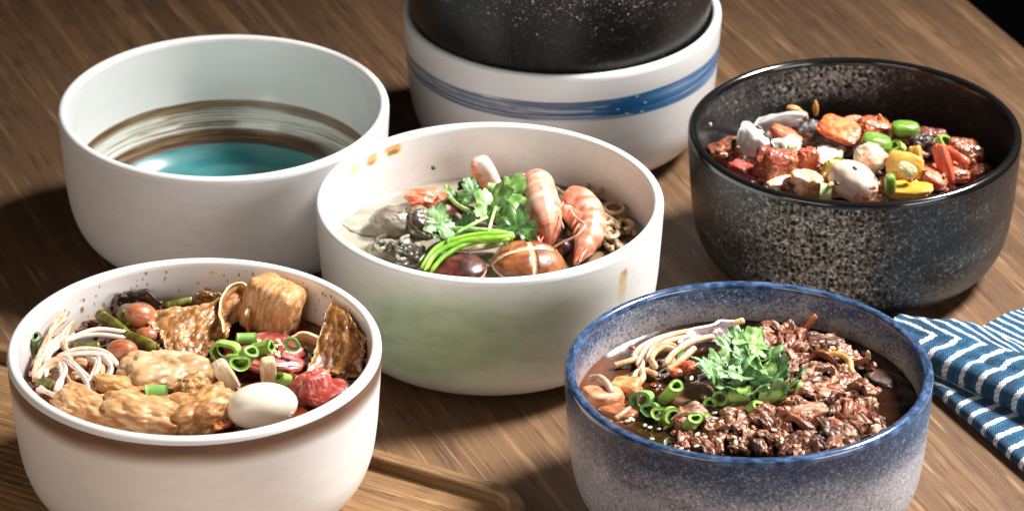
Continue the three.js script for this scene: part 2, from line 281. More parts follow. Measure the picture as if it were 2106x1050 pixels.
// white bowl with green clouds
const bowlD = [-0.01003, 0, -1.79572];
{
  const spot = (u, d, list) => { let k = 0; for (const [a, b, wu, wd, o] of list) { const x = (u - a) / wu, y = (d - b) / wd, q = Math.max(Math.abs(x), Math.abs(y)) * 0.5 + Math.hypot(x, y) * 0.5; k = Math.max(k, o * (1 - step(0.55, 1.1, q + 0.3 * (noise2(u * 300, d, 5) - 0.5)))); } return k; };
  const base = (u, y, s) => { const n = (fbm2(u * 90, y * 800, s, 3, 90) - 0.5) * 10, sp = speck(u, y * 15, 900, 150, s); const k = sp > 0.985 ? -22 : 0; return [230 + n + k, 229 + n + k, 226 + n + k]; };
  const out = wallTex(PRO.O, 1536, 352, (u, r, y) => {
    const d = (YR - y) * 1000, th = (u - 0.5) * 360, c = base(u, y, 31), w = fbm2(u * 22, y * 110, 33, 4, 22), w2 = fbm2(u * 60, y * 300, 38, 3, 60);
    let g = Math.exp(-Math.pow((th + 18) / 26, 2) - Math.pow((d - 29) / 19, 2)) * 1.2 + 0.42 * Math.exp(-Math.pow((th - 12) / 26, 2) - Math.pow((d - 30) / 22, 2)) + 0.5 * Math.exp(-Math.pow((th + 30) / 22, 2) - Math.pow((d - 46) / 16, 2));
    g = clamp(g * (0.75 + 0.6 * w) + 0.15 * (w2 - 0.5) * g);
    let k = mix3(c, mix3(hex(0xa9bd9c), hex(0x8ea880), clamp(w2 * 1.4 - 0.2)), clamp(g * 0.9));
    const gr = Math.exp(-Math.pow((th - 26) / 20, 2) - Math.pow((d - 34) / 20, 2)) * clamp(w * 1.2 - 0.1); k = mix3(k, [176, 172, 158], gr * 0.55);
    const sp = spot(u, d, [[0.6375, 13, 0.007, 4.4, 0.75], [0.6375, 19, 0.007, 5, 0.45], [0.6375, 24, 0.006, 4, 0.3]]);
    k = mix3(k, hex(0xcfa774), sp);
    const dk = spot(u, d, [[0.639, 11, 0.004, 1.8, 0.6]]); return mix3(k, hex(0xb08a55), dk);
  });
  const inn = wallTex(PRO.I, 1536, 224, (u, r, y) => {
    const d = (YR - y) * 1000, c = base(u, y, 35);
    let k = mix3(c, hex(0xd8ab62), spot(u, d, [[0.104, 5.2, 0.011, 3.2, 0.9], [0.1325, 6.0, 0.009, 3.2, 0.7], [0.16, 6.2, 0.009, 3.2, 0.4]]));
    k = mix3(k, hex(0x8a5a20), spot(u, d, [[0.104, 6.6, 0.007, 1.3, 0.7], [0.1335, 7.4, 0.006, 1.2, 0.45]]));
    return k;
  });
  bowl('white bowl with a soft green cloud on its front, holding shrimp, oysters and mushrooms', bowlD, 0.07835, { out: gl(out, 0.42, { clearcoat: 0.25, clearcoatRoughness: 0.35 }), rim: std(0xe8e7e4, 0.3), inn: gl(inn, 0.3, { clearcoat: 0.4, clearcoatRoughness: 0.2 }), foot: std(0xcbb79c, 0.8) });
}
// white bowl with the brown band under its rim, standing in the tray
const bowlE = [-0.1334, 0.006, -1.6498];
{
  const rnd = rng(77), drops = []; for (let i = 0; i < 90; i++) { const big = rnd() < 0.2; drops.push([((rnd() * 0.42 - 0.19) + 1) % 1, 3 + 14 * Math.pow(rnd(), 1.2), (big ? 0.9 : 0.35) + rnd() * 0.5, 0.35 + 0.65 * rnd()]); }
  const out = wallTex(PRO.O, 1536, 352, (u, r, y) => {
    const d = (YR - y) * 1000, n = (fbm2(u * 70, y * 600, 41, 3, 70) - 0.5) * 10, c = [235 + n, 231 + n, 226 + n];
    const w = fbm2(u * 8, y * 60, 44, 3, 8), lo = 11.0 + 2.2 * (w - 0.5), k = step(1.4, 2.9, d) * (1 - step(lo - 5, lo + 4.6, d));
    return mix3(c, mix3(hex(0x7c5642), hex(0x5c4032), clamp(1.6 * fbm2(u * 30, y * 300, 47, 3, 30) - 0.3)), k * 0.95);
  });
  const inn = wallTex(PRO.I, 1536, 224, (u, r, y) => {
    const d = (YR - y) * 1000, n = (fbm2(u * 50, y * 500, 51, 2, 50) - 0.5) * 6; let c = [236 + n, 234 + n, 232 + n];
    c = mix3(c, hex(0xc58a4a), 0.5 * step(14, 22, d + 7 * (fbm2(u * 16, y * 200, 55, 3, 16) - 0.5)));
    for (const [a, b, q, o] of drops) { let du = Math.abs(u - a); du = Math.min(du, 1 - du); const m = Math.hypot(du * 470, (d - b) * 0.75); if (m < q) c = mix3(c, hex(0xb06a28), o * (1 - step(q * 0.5, q, m))); }
    return c;
  });
  bowl('white bowl with a brown band below its rim, standing in the wooden tray', bowlE, 0.0787, { out: gl(out, 0.42, { clearcoat: 0.3, clearcoatRoughness: 0.3 }), rim: std(0xeeedeb, 0.25, { clearcoat: 0.4, clearcoatRoughness: 0.15 }), inn: gl(inn, 0.25, { clearcoat: 0.5, clearcoatRoughness: 0.15 }), foot: std(0xcfc8be, 0.8) });
}
// blue speckled bowl
const bowlF = [0.09931, 0, -1.64323];
{
  const fleck = (u, y, s) => [fbm2(u * 480, y * 980, s, 2, 480), noise2(u * 760, y * 1560, s + 1, 760)];
  const out = wallTex(PRO.O, 1536, 352, (u, r, y) => {
    const d = (YR - y) * 1000, [a, b] = fleck(u, y, 201), w = fbm2(u * 16, y * 90, 205, 3, 16);
    const k = 1 - step(3, 32, d + 14 * (w - 0.5) + 9 * (a - 0.5));
    let c = mix3(hex(0xa2a1a8), mix3(hex(0x1d2b45), hex(0x3a5175), clamp(b * 1.6 - 0.3)), clamp(k * 1.08));
    if (b > 0.62) c = mix3(c, [232, 231, 234], clamp((b - 0.62) * 2.6) * (0.85 - 0.5 * k)); if (a < 0.40) c = mix3(c, hex(0x4a4c5c), clamp((0.40 - a) * 3) * 0.8);
    return c;
  });
  const inn = wallTex(PRO.I, 1536, 352, (u, r, y, v) => {
    const d = (YR - y) * 1000, [a, b] = fleck(u * 1, v * 0.13, 211), w = fbm2(u * 16, y * 90, 215, 3, 16);
    const k = 1 - step(2, 15, d + 7 * (w - 0.5) + 6 * (a - 0.5));
    let c = mix3(hex(0x9c9899), mix3(hex(0x263c5c), hex(0x506b92), clamp(b * 1.6 - 0.3)), clamp(k * 1.05));
    if (b > 0.62) c = mix3(c, [226, 226, 230], clamp((b - 0.62) * 2.6) * 0.6); if (a < 0.42) c = mix3(c, hex(0x3f3e47), clamp((0.42 - a) * 3) * 0.8);
    return c;
  });
  const rim = wallTex(PRO.M, 1024, 32, (u, r, y) => { const a = fbm2(u * 160, r * 900, 220, 3, 160); return mix3(hex(0x22324c), hex(0x4f678a), clamp(a * 1.8 - 0.4)); });
  bowl('blue rimmed grey speckled bowl of beef noodle soup, in front of the black bowl', bowlF, 0.07744, { out: gl(out, 0.38, { clearcoat: 0.4, clearcoatRoughness: 0.25 }), rim: gl(rim, 0.16, { clearcoat: 1, clearcoatRoughness: 0.08 }), inn: gl(inn, 0.28, { clearcoat: 0.6, clearcoatRoughness: 0.15 }), foot: std(0x8d8378, 0.8) });
}

// ---------------------------------------------------------------- the wooden tray
{
  const H = 0.0118, FL = 0.006, a = at(0, 701, H), b = at(1000, 984, H), ux = b.clone().sub(a).setY(0).normalize(), uz = new THREE.Vector3(-ux.z, 0, ux.x);
  const corner = at(1086, 1046, H), w = 0.46, l = 0.30, rad = 0.021, rw = 0.0072;
  const xr = corner.clone().sub(a).dot(ux);                // local x runs along the back edge to the right edge, local y towards the front
  const rr = (sh, x0, y0, x1, y1, r) => { sh.moveTo(x0 + r, y0); sh.lineTo(x1 - r, y0); sh.absarc(x1 - r, y0 + r, r, -Math.PI / 2, 0); sh.lineTo(x1, y1 - r); sh.absarc(x1 - r, y1 - r, r, 0, Math.PI / 2); sh.lineTo(x0 + r, y1); sh.absarc(x0 + r, y1 - r, r, Math.PI / 2, Math.PI); sh.lineTo(x0, y0 + r); sh.absarc(x0 + r, y0 + r, r, Math.PI, Math.PI * 1.5); return sh; };
  const t = thing('wooden_tray', 'brown wooden tray with raised rounded rim under the white bowl with brown band', 'tray', [a.x, 0, a.z]);
  t.quaternion.setFromRotationMatrix(new THREE.Matrix4().makeBasis(ux, new THREE.Vector3(0, 1, 0), uz));
  const x0 = xr - w, x1 = xr, y0 = 0, y1 = l;
  const fin = (g) => { const p = g.attributes.position; for (let i = 0; i < p.count; i++) { const y = p.getY(i); p.setXYZ(i, p.getX(i), p.getZ(i), y); } const ix = g.index; g.computeVertexNormals(); const q = g.attributes.position, uv = g.attributes.uv; for (let i = 0; i < q.count; i++) uv.setXY(i, q.getZ(i) / 0.25 + q.getY(i) * 5, q.getX(i) / 0.9); return g; };
  const flip = (g) => { const p = g.attributes.position.array, u = g.attributes.uv.array; for (let i = 0; i < p.length; i += 9) for (let c = 0; c < 3; c++) { const k = p[i + c]; p[i + c] = p[i + 3 + c]; p[i + 3 + c] = k; } return g; };
  const tw = tex(1024, 1024, woodFn(60, 420, hex(0x5c452e), hex(0x946f49), hex(0xc09868), 320)), tm = std(0xffffff, 0.48, { map: tw, bumpMap: tw, bumpScale: 0.00015 });
  const rim = rr(new THREE.Shape(), x0, y0, x1, y1, rad); rim.holes.push(rr(new THREE.Path(), x0 + rw, y0 + rw, x1 - rw, y1 - rw, rad - rw));
  const gr = new THREE.ExtrudeGeometry(rim, { depth: H - 0.0032, bevelEnabled: true, bevelThickness: 0.0016, bevelSize: 0.0016, bevelOffset: -0.0016, bevelSegments: 4, curveSegments: 20 }); gr.translate(0, 0, 0.0016);
  mesh('rim', fin(flip(gr)), tm, t);
  // grooved floor: shallow ribs along the length with a plain border
  const fw = x1 - x0 - 2 * rw - 0.001, fl = l - 2 * rw - 0.001, nx = 4, nz = 560;
  const gf = new THREE.PlaneGeometry(fw, fl, nx, nz).rotateX(-Math.PI / 2), p = gf.attributes.position;
  for (let i = 0; i < p.count; i++) { const z = p.getZ(i), e = Math.min(fl / 2 - Math.abs(z)); const q = (z / 0.0046 + 100) % 1; p.setY(i, e < 0.016 ? 0 : -0.0007 * Math.pow(Math.abs(2 * q - 1), 6)); }
  gf.computeVertexNormals(); const uv = gf.attributes.uv; for (let i = 0; i < p.count; i++) uv.setXY(i, p.getZ(i) / 0.25 + 0.37, p.getX(i) / 0.9);
  const fm = mesh('tray_floor', gf, tm, t); fm.position.set((x0 + x1) / 2, FL, l / 2);
  const under = new THREE.BoxGeometry(fw, 0.004, fl); mesh('base', under, tm, t).position.set((x0 + x1) / 2, 0.0028, l / 2);
}

// ---------------------------------------------------------------- food helpers (sizes in photograph pixels, turned into metres by S)
const M = {
  wet: wet(), oily: wet({ roughness: 0.42, clearcoat: 0.5, clearcoatRoughness: 0.2 }), dry: wet({ roughness: 0.6, clearcoat: 0.15, clearcoatRoughness: 0.4 }),
  leaf: wet({ roughness: 0.5, clearcoat: 0.35, clearcoatRoughness: 0.25 }), soft: wet({ roughness: 0.38, clearcoat: 0.4, clearcoatRoughness: 0.2, sheen: 0.2 }),
  beef: wet({ roughness: 0.5, clearcoat: 0.35, clearcoatRoughness: 0.3 }), fried: wet({ roughness: 0.55, clearcoat: 0.22, clearcoatRoughness: 0.3 }),
  sesame: std(0xe6d2ac, 0.45), black_sesame: std(0x14110f, 0.5),
};
function put(name, label, cat, g, m, [px, py, h], rot = [0, 0, 0], group) {
  const o = mesh(name, g, m); o.position.copy(at(px, py, h)); o.rotation.set(...rot.map((a) => a * Math.PI / 180), 'YXZ'); return tag(o, label, cat, group);
}
const L = (rx, ry, rz, o) => lump(rx * S, ry * S, rz * S, o);
const pts = (list) => list.map(([x, y, h]) => at(x, y, h));
function pathThing(name, label, cat, list, r, col, m, opt = {}, group) {
  const p = pts(list), o0 = p[0].clone(); p.forEach((q) => q.sub(o0));
  const o = mesh(name, tube(p, r * S, opt.seg ?? 36, opt.rad ?? 8, col, opt.taper), m); o.position.copy(o0); return tag(o, label, cat, group);
}
function pathPart(name, t, list, r, col, m, opt = {}) { const p = pts(list).map((q) => q.sub(t.position)); return mesh(name, tube(p, r * S, opt.seg ?? 36, opt.rad ?? 8, col, opt.taper), m, t); }
const grain = (a, b, s, f = 10, g = 3) => (u, v) => mix3(a, b, clamp((fbm2(u * f, v * g, s, 3) - 0.5) * 2.4 + 0.5));
// a four-cornered sheet through pixel points with bumps; corners a b c d go round
function sheetAt(name, label, cat, [a, b, c, d], thick, bump, seed, col, m, opt = {}, group) {
  const [A, B, C, D] = pts([a, b, c, d]), o0 = A.clone().add(B).add(C).add(D).multiplyScalar(0.25); [A, B, C, D].forEach((q) => q.sub(o0));
  const f = opt.freq ?? 3, e = opt.edge ?? 0.08, ro = opt.round ?? 0;
  const g = slab(opt.n ?? 26, opt.n ?? 26, (u0, v0) => {
    const X = u0 * 2 - 1, Y = v0 * 2 - 1, u = 0.5 + X * 0.5 * mix(1, Math.sqrt(Math.max(0, 1 - Y * Y / 2)) * 1.12, ro), v = 0.5 + Y * 0.5 * mix(1, Math.sqrt(Math.max(0, 1 - X * X / 2)) * 1.12, ro);
    const uu = u + e * (fbm2(v * 5, 1, seed, 3) - 0.5) * (u < 0.5 ? 1 - u : u), vv = v + e * (fbm2(u * 5, 9, seed, 3) - 0.5) * (v < 0.5 ? 1 - v : v);
    const q = new THREE.Vector3().addScaledVector(A, (1 - uu) * (1 - vv)).addScaledVector(B, uu * (1 - vv)).addScaledVector(C, uu * vv).addScaledVector(D, (1 - uu) * vv);
    q.y += bump * ((fbm2(u * f, v * f, seed + 3, 3) - 0.5) * 2 + (opt.arch ?? 0) * Math.sin(Math.PI * clamp(v)) + (opt.archU ?? 0) * Math.sin(Math.PI * clamp(u)));
    if (opt.fine) q.y += opt.fine * (noise2(u * 26, v * 26, seed + 9) - 0.5);
    return q;
  }, thick, col);
  const o = mesh(name, g, m); o.position.copy(o0); return tag(o, label, cat, group);
}
// standing curl of a thin sheet: a path of pixel points, from height h0 to h0 + rise
function curlAt(name, label, cat, list, rise, thick, seed, col, m, group) {
  const p = pts(list), o0 = p[0].clone(); p.forEach((q) => q.sub(o0)); const curve = new THREE.CatmullRomCurve3(p);
  const g = slab(40, 10, (u, v) => { const q = curve.getPointAt(clamp(u)); q.y += rise * v * (0.75 + 0.5 * (fbm2(u * 4, 2, seed, 2))); const k = 0.0025 * (fbm2(u * 6, v * 3, seed + 4, 3) - 0.5); q.x += k; q.z += k; return q; }, thick, col);
  const o = mesh(name, g, m); o.position.copy(o0); return tag(o, label, cat, group);
}
// hollow spring onion slice: radius r, length l along its own y axis
const onionGeo = (r, l, seed, ca, cb) => slab(6, 22, (u, v) => { const a = v * Math.PI * 2, q = r * S * (1 + 0.14 * Math.sin(a * 2 + seed) + 0.08 * Math.sin(a * 3 + seed * 2)); return new THREE.Vector3(Math.cos(a) * q * 0.94, (u - 0.5) * l * S + 0.05 * l * S * Math.sin(a + seed), Math.sin(a) * q * (0.72 + 0.1 * Math.sin(seed))); }, 0.0015, (u, v, side) => mix3(mix3(ca.map((k) => k * 0.82), cb.map((k) => k * 0.82), clamp(fbm2(v * 18, u * 2, seed, 2, 18) * 1.6 - 0.3)), [222, 232, 170], side ? 0.35 : 0), true);
const G1 = hex(0x5f9e22), G2 = hex(0x9cc83c), G3 = hex(0x2f6f1c);
function onion(label, p, r, l, rot, seed, a = G1, b = G2, group) { return put('spring_onion', label, 'spring onion', onionGeo(r, l, seed, a, b), M.leaf, p, rot, group); }
// a coriander leaflet: three lobes with teeth, cupped and veined; lies in its own xz plane, stalk end at the origin, tip towards -z
function leafGeo(size, seed, ca, cb, cup = 0.3) {
  const s = size * S;
  return slab(9, 84, (u, v) => {
    const a = (v - 0.5) * 2 * Math.PI * 0.9, lobes = 0.52 + 0.48 * Math.pow(Math.abs(Math.cos(a * 1.5)), 0.6), teeth = 0.80 + 0.26 * Math.pow(Math.abs(Math.sin(a * 4.7 + 0.6 * Math.sin(seed * 3 + a))), 0.7) + 0.05 * Math.sin(a * 17 + seed);
    const back = 0.5 + 0.5 * Math.pow(Math.max(0, Math.cos(a / 2 * 0.96)), 0.5), r = s * 1.12 * u * lobes * (u > 0.4 ? mix(1, teeth, (u - 0.4) / 0.6) : 1) * back;
    const y = s * (cup * u * u * (0.45 * Math.cos(a * 1.5 + seed) + 0.3 * Math.sin(a * 3 + seed * 3)) + 0.06 * u * u * Math.sin(a * 8 + seed) + 0.34 * u * (fbm2(u * 2.5 + seed, v * 7, seed, 2) - 0.5));
    return new THREE.Vector3(Math.sin(a) * r, y, -Math.cos(a) * r);
  }, 0.00035, (u, v) => { const a = (v - 0.5) * 2 * Math.PI * 0.9, vein = Math.pow(Math.abs(Math.cos(a * 3)), 30) * (1 - u * 0.6); return mix3(mix3(ca.map((k) => k * 0.88), cb.map((k) => k * 0.92), clamp(fbm2(u * 5 + seed, v * 12, seed + 2, 3) * 2 - 0.5)), [150, 176, 104], vein * 0.5); });
}
function sprig(name, label, cat, p, leaves, stems, group) {   // leaves: [px, py, h, size, [rx, ry, rz], seed, ca, cb]
  const t = thing(name, label, cat, at(...p), group);
  for (const [x, y, h, size, rot, seed, ca, cb, cup] of leaves) { const o = mesh('leaf', leafGeo(size, seed, ca, cb, cup), M.leaf, t); o.position.copy(at(x, y, h)).sub(t.position); o.rotation.set(...rot.map((a) => a * Math.PI / 180), 'YXZ'); }
  for (const [list, r, ca, cb, s] of stems) pathPart('stem', t, list, r, grain(ca, cb, s, 14, 6), M.leaf);
  return t;
}
function brothDisc(label, c, y, r, fn, m, amp = 0.0004, seed = 1) {
  const g = new THREE.RingGeometry(0.0001, r, 120, 60).rotateX(-Math.PI / 2), p = g.attributes.position;
  for (let i = 0; i < p.count; i++) { const x = p.getX(i), z = p.getZ(i), q = Math.hypot(x, z) / r; p.setY(i, amp * 2 * (fbm2(x * 260 + 50, z * 260 + 50, seed, 3) - 0.5) + 0.0009 * Math.pow(q, 40)); }
  g.computeVertexNormals(); paint(g, (x, y2, z) => fn(x / r, z / r));
  const o = mesh('broth', g, m); o.position.set(c[0], y, c[2]); return tag(o, label, 'broth');
}
const liquid = new THREE.MeshPhysicalMaterial({ color: 0xffffff, vertexColors: true, roughness: 0.16, clearcoat: 1, clearcoatRoughness: 0.05 });

// ================================================================ bowl with the brown band: spicy soup
{
  const h0 = 0.060;
  brothDisc('dark red oily broth in the white bowl with brown band', bowlE, h0 - 0.003, 0.0732, (x, z) => { const n = fbm2(x * 9 + 20, z * 9 + 20, 5, 4); return mix3(hex(0x3a1508), hex(0x7d3a16), clamp(n * 1.8 - 0.4)); }, liquid, 0.0008, 3);
  const B = 'in the white bowl with brown band';
  put('quail_egg', 'smooth peeled white egg at the front of the bowl with brown band', 'egg', L(70, 46, 47, { amp: 0.015, freq: 1, seed: 2, detail: 20, shape: (v) => 1 - 0.07 * v.x, col: two([246, 238, 222], [240, 226, 200], 1.5, 0.8) }), std(0xffffff, 0.28, { vertexColors: true, clearcoat: 0.5, clearcoatRoughness: 0.2 }), [543, 834, 0.0655], [0, 8, 4]);
  put('tofu_puff', 'golden fried tofu puff block standing at the back ' + B, 'tofu puff', L(56, 56, 46, { pow: 5, amp: 0.10, freq: 1.4, seed: 8, detail: 28, shape: (v) => 1 + 0.010 * Math.sin(v.x * 34 + 3 * fbm3(v.x * 3, v.y * 3, v.z * 3, 4)) * step(0.1, 0.5, v.z + 0.4 * v.x) + 0.02 * noise3(v.x * 16, v.y * 16, v.z * 16, 6), col: (x, y, z) => mix3(mix3(hex(0xb27844), hex(0xd6a672), clamp(fbm3(x * 3, y * 3, z * 3, 12) * 2 - 0.5)), hex(0xe8c99c), clamp((noise3(x * 26 + 20, y * 4, z * 9, 15) - 0.55) * 2.6) * 0.8) }), M.oily, [561, 630, 0.0685], [-8, -28, -10]);
  const skin = (s, a = hex(0x784a24), b = hex(0xbe864e), c = hex(0xe6bc88)) => (u, v) => { const n = fbm2(u * 7, v * 7, s, 4), q = noise2(u * 34, v * 34, s + 7); return mix3(mix3(a, b, clamp(n * 2.2 - 0.6)), c, clamp((q - 0.62) * 3) * 0.75 + 0.5 * step(0.9, 1, Math.max(u, 1 - u, v, 1 - v))); };
  sheetAt('tofu_skin', 'large flat brown bubbly tofu skin sheet left of the golden puff', 'tofu skin', [[298, 642, 0.068], [512, 601, 0.069], [456, 716, 0.060], [362, 744, 0.059]], 0.0014, 0.003, 31, skin(31), M.oily, { freq: 4, fine: 0.0016, edge: 0.12, n: 48 });
  curlAt('tofu_skin', 'upright curled tofu skin strip with pale edge, against the golden puff', 'tofu skin', [[462, 722, 0.058], [452, 688, 0.058], [470, 652, 0.059], [500, 640, 0.060], [520, 662, 0.059], [508, 700, 0.058]], 0.0125, 0.0014, 33, (u, v) => mix3(mix3(hex(0x8a5226), hex(0xb8793f), fbm2(u * 9, v * 3, 34, 3)), hex(0xf0c992), step(0.78, 0.97, v)), M.oily);
  sheetAt('tofu_skin', 'dark brown crumpled tofu skin sheet against the right wall behind the crab sticks', 'tofu skin', [[682, 622, 0.0735], [750, 690, 0.0730], [742, 770, 0.0600], [634, 776, 0.0590]], 0.0016, 0.0030, 35, skin(35, hex(0x5a3518), hex(0xa06c38), hex(0xcf9e64)), M.oily, { freq: 2.4, fine: 0.0006, edge: 0.16, n: 40 });
  curlAt('tofu_skin', 'wavy tofu skin edge with pale rim standing right of the pale curl', 'tofu skin', [[684, 652, 0.062], [694, 668, 0.062], [716, 690, 0.062], [738, 706, 0.062], [748, 736, 0.061]], 0.008, 0.0013, 36, (u, v) => mix3(hex(0x5a3517), hex(0xd2a066), step(0.7, 0.95, v)), M.oily);
  curlAt('tofu_skin', 'small pale ring shaped curl of tofu skin right of the golden puff', 'tofu skin', [[598, 706, 0.063], [622, 700, 0.064], [648, 708, 0.064], [672, 712, 0.064], [692, 700, 0.064], [694, 684, 0.064], [676, 676, 0.064]], 0.0042, 0.0016, 37, (u, v) => mix3(hex(0xc98f54), hex(0xf1cf9e), clamp(v * 1.2 - 0.1 + 0.3 * (fbm2(u * 8, v * 3, 38, 2) - 0.5))), M.oily);
  sheetAt('tofu_skin', 'brown tofu skin scrap behind the large flat sheet at the back wall', 'tofu skin', [[402, 604, 0.066], [420, 600, 0.070], [470, 612, 0.066], [404, 626, 0.062]], 0.0015, 0.003, 39, skin(39), M.oily, { fine: 0.001 });
  const wont = (a, b, c) => (x, y, z, s) => mix3(mix3(a, b, clamp(fbm3(x * 3 + 4, y * 3, z * 3, s + 3) * 2.2 - 0.6)), c, clamp((fbm3(x * 5, y * 5 + 3, z * 5, s + 8, 2) - 0.48) * 3) * 0.7);
  const crump = (s, k = 1) => ({ amp: 0.34 * k, freq: 1.5, seed: s, fine: 0.035 * k, detail: 26, pow: 2.6, shape: (v) => 1 - 0.07 * k * Math.pow(Math.abs(Math.sin(5 * v.x + 6 * fbm3(v.x * 2, v.y * 2, v.z * 2, s + 20))), 5) });
  for (const [label, p, r, rot, s, c] of [
    ['pale wrinkled fried wonton at the middle ' + B, [338, 774, 0.0615], [92, 46, 62], [8, 20, -8], 51, [hex(0xa37a50), hex(0xd0aa7c), hex(0xe8d0ac)]],
    ['golden fried wonton nearest the left front rim ' + B, [182, 836, 0.0630], [72, 30, 46], [0, -24, -12], 52, [hex(0xa6703e), hex(0xd2a06a), hex(0xead0a6)]],
    ['golden crinkled fried wonton at the front rim below the pale wonton', [288, 848, 0.0632], [92, 36, 48], [4, -14, -5], 53, [hex(0xa26c3c), hex(0xd0a06c), hex(0xe8cca2)]],
    ['browned fried wonton touching the left side of the egg', [412, 842, 0.0635], [70, 38, 50], [0, 24, 6], 54, [hex(0xa06a38), hex(0xce9a60), hex(0xe8c898)]],
    ['small golden wonton corner raised behind the browned wonton', [398, 800, 0.0635], [34, 30, 30], [10, 40, 20], 55, [hex(0x9c6832), hex(0xcea068), hex(0xe6c89a)]],
    ['folded golden wonton flap between the pale wonton and the front wontons', [262, 800, 0.0635], [74, 20, 28], [0, -20, -4], 56, [hex(0xa26c34), hex(0xd4a466), hex(0xead0a0)]],
  ]) put('fried_wonton', label, 'wonton', L(...r, { ...crump(s), col: wont(...c) }), M.fried, p, rot);
  const red = (a, b, c) => (x, y, z, s) => mix3(mix3(a, b, clamp(fbm3(x * 2, y * 5, z * 2, s + 3) * 2 - 0.5)), c, clamp((noise3(x * 14 + y * 5, y * 3, z * 4, s + 9) - 0.52) * 2.6));
  put('crab_stick', 'red crab stick piece sprinkled with sesame behind the egg', 'crab stick', L(72, 24, 42, { pow: 3, amp: 0.18, seed: 61, fine: 0.04, col: red(hex(0x7c221d), hex(0xa84a40), hex(0xd8a094)) }), M.oily, [552, 722, 0.061], [10, 12, -6]);
  put('crab_stick', 'red crab stick slab behind the egg, below the sesame sprinkled piece', 'crab stick', L(66, 18, 30, { pow: 3, amp: 0.2, seed: 62, fine: 0.04, col: red(hex(0x8a2f26), hex(0xb45a4c), hex(0xd8a698)) }), M.oily, [566, 748, 0.0605], [6, 18, -14]);
  put('crab_stick', 'tall red crab stick wedge between the egg and right wall', 'crab stick', L(44, 50, 30, { pow: 3.2, amp: 0.13, seed: 63, fine: 0.015, shape: (v) => 1 - 0.35 * clamp(v.y + 0.2) * (1 - 0.4 * v.x), col: red(hex(0x9a342a), hex(0xc25a4c), hex(0xeab8a6)) }), M.oily, [640, 795, 0.062], [0, 30, -12]);
  put('crab_stick', 'flat red crab stick piece lying by the right front rim', 'crab stick', L(46, 13, 34, { pow: 3.2, amp: 0.13, seed: 64, fine: 0.015, col: red(hex(0x80221c), hex(0xac4036), hex(0xc87c70)) }), M.oily, [672, 806, 0.0605], [0, 34, 8]);
  const stalk = (a, b) => (x, y, z, s) => mix3(a, b, clamp(noise3(x * 12, y * 2, z * 8, s) * 1.5 - 0.3));
  put('leek_stalk', 'white leek stalk piece leaning left of the egg', 'leek', L(17, 42, 14, { pow: 5, amp: 0.06, seed: 66, col: stalk([240, 226, 200], [205, 178, 140]) }), M.soft, [464, 774, 0.066], [8, 20, 26]);
  put('leek_stalk', 'short upright white leek stalk behind the egg', 'leek', L(16, 28, 14, { pow: 5, amp: 0.06, seed: 67, col: stalk([238, 214, 180], [210, 165, 120]) }), M.soft, [551, 762, 0.066], [0, 10, 2]);
  for (const [label, p, r, l, rot, s, dark] of [
    ['big bright green spring onion slice at the left end of the clump by the egg', [462, 722, 0.068], 24, 34, [70, 30, 40], 1],
    ['split spring onion slice at the front of the clump by the egg', [488, 744, 0.068], 18, 38, [60, -20, -40], 2],
    ['upright spring onion tube in the middle of the clump by the egg', [505, 734, 0.069], 14, 46, [20, 0, -34], 3],
    ['pale green spring onion slice at the right end of the clump by the egg', [540, 716, 0.068], 15, 40, [30, 0, -62], 4],
    ['dark spring onion slice lying behind the clump by the egg', [505, 697, 0.068], 11, 40, [0, 10, 86], 5, 1],
    ['spring onion slice on the pale curl right of the golden puff', [600, 708, 0.069], 14, 12, [70, 0, 0], 6, 1],
    ['light green spring onion bit just above the egg', [582, 778, 0.068], 12, 22, [40, 0, 50], 7],
    ['green spring onion slice lying on the pale wonton', [321, 808, 0.0695], 13, 44, [10, 8, 84], 8, 1],
    ['dark green onion slice stuck on the inner wall above the white rice noodles', [72, 705, 0.0665], 11, 34, [8, 62, 4], 9, 2],
  ]) onion(label, p, r, l, rot, s, dark ? (dark > 1 ? hex(0x2a4a1c) : hex(0x3f8a1e)) : hex(0x62a81e), dark ? (dark > 1 ? hex(0x88a070) : hex(0x76b13a)) : hex(0xa8d84a));
  const nut = (x, y, z, s) => mix3(hex(0x9a4f2c), hex(0xc98058), clamp(fbm3(x * 2, y * 9, z * 9, s) * 1.8 - 0.4));
  put('peanut', 'reddish brown peanut beside the black wood ear mushroom', 'peanut', L(36, 27, 28, { amp: 0.05, seed: 71, col: nut }), M.oily, [290, 650, 0.066], [0, 20, -22]);
  put('peanut', 'reddish brown peanut beside the green beans and pale wonton', 'peanut', L(33, 27, 26, { amp: 0.05, seed: 72, col: nut }), M.oily, [250, 724, 0.066], [0, -10, 8]);
  put('peanut', 'half hidden dark peanut behind the tip of the tofu skin sheet', 'peanut', L(24, 18, 20, { amp: 0.05, seed: 73, col: nut }), M.oily, [300, 690, 0.062], [0, -10, 8]);
  put('peanut', 'pale peanut half among the white noodles', 'peanut', L(26, 18, 18, { amp: 0.08, seed: 74, col: two(hex(0xb97850), hex(0xe3b48a)) }), M.oily, [158, 748, 0.064], [0, -10, 18]);
  curlAt('wood_ear_mushroom', 'black curled wood ear mushroom at the back wall ' + B, 'mushroom', [[232, 652, 0.062], [240, 630, 0.063], [270, 620, 0.064], [306, 622, 0.064], [330, 640, 0.062]], 0.0055, 0.0018, 75, (u, v) => mix3(hex(0x1c0f0b), hex(0x5a3524), clamp(fbm2(u * 6, v * 3, 76, 3) * 1.6 - 0.4)), M.oily);
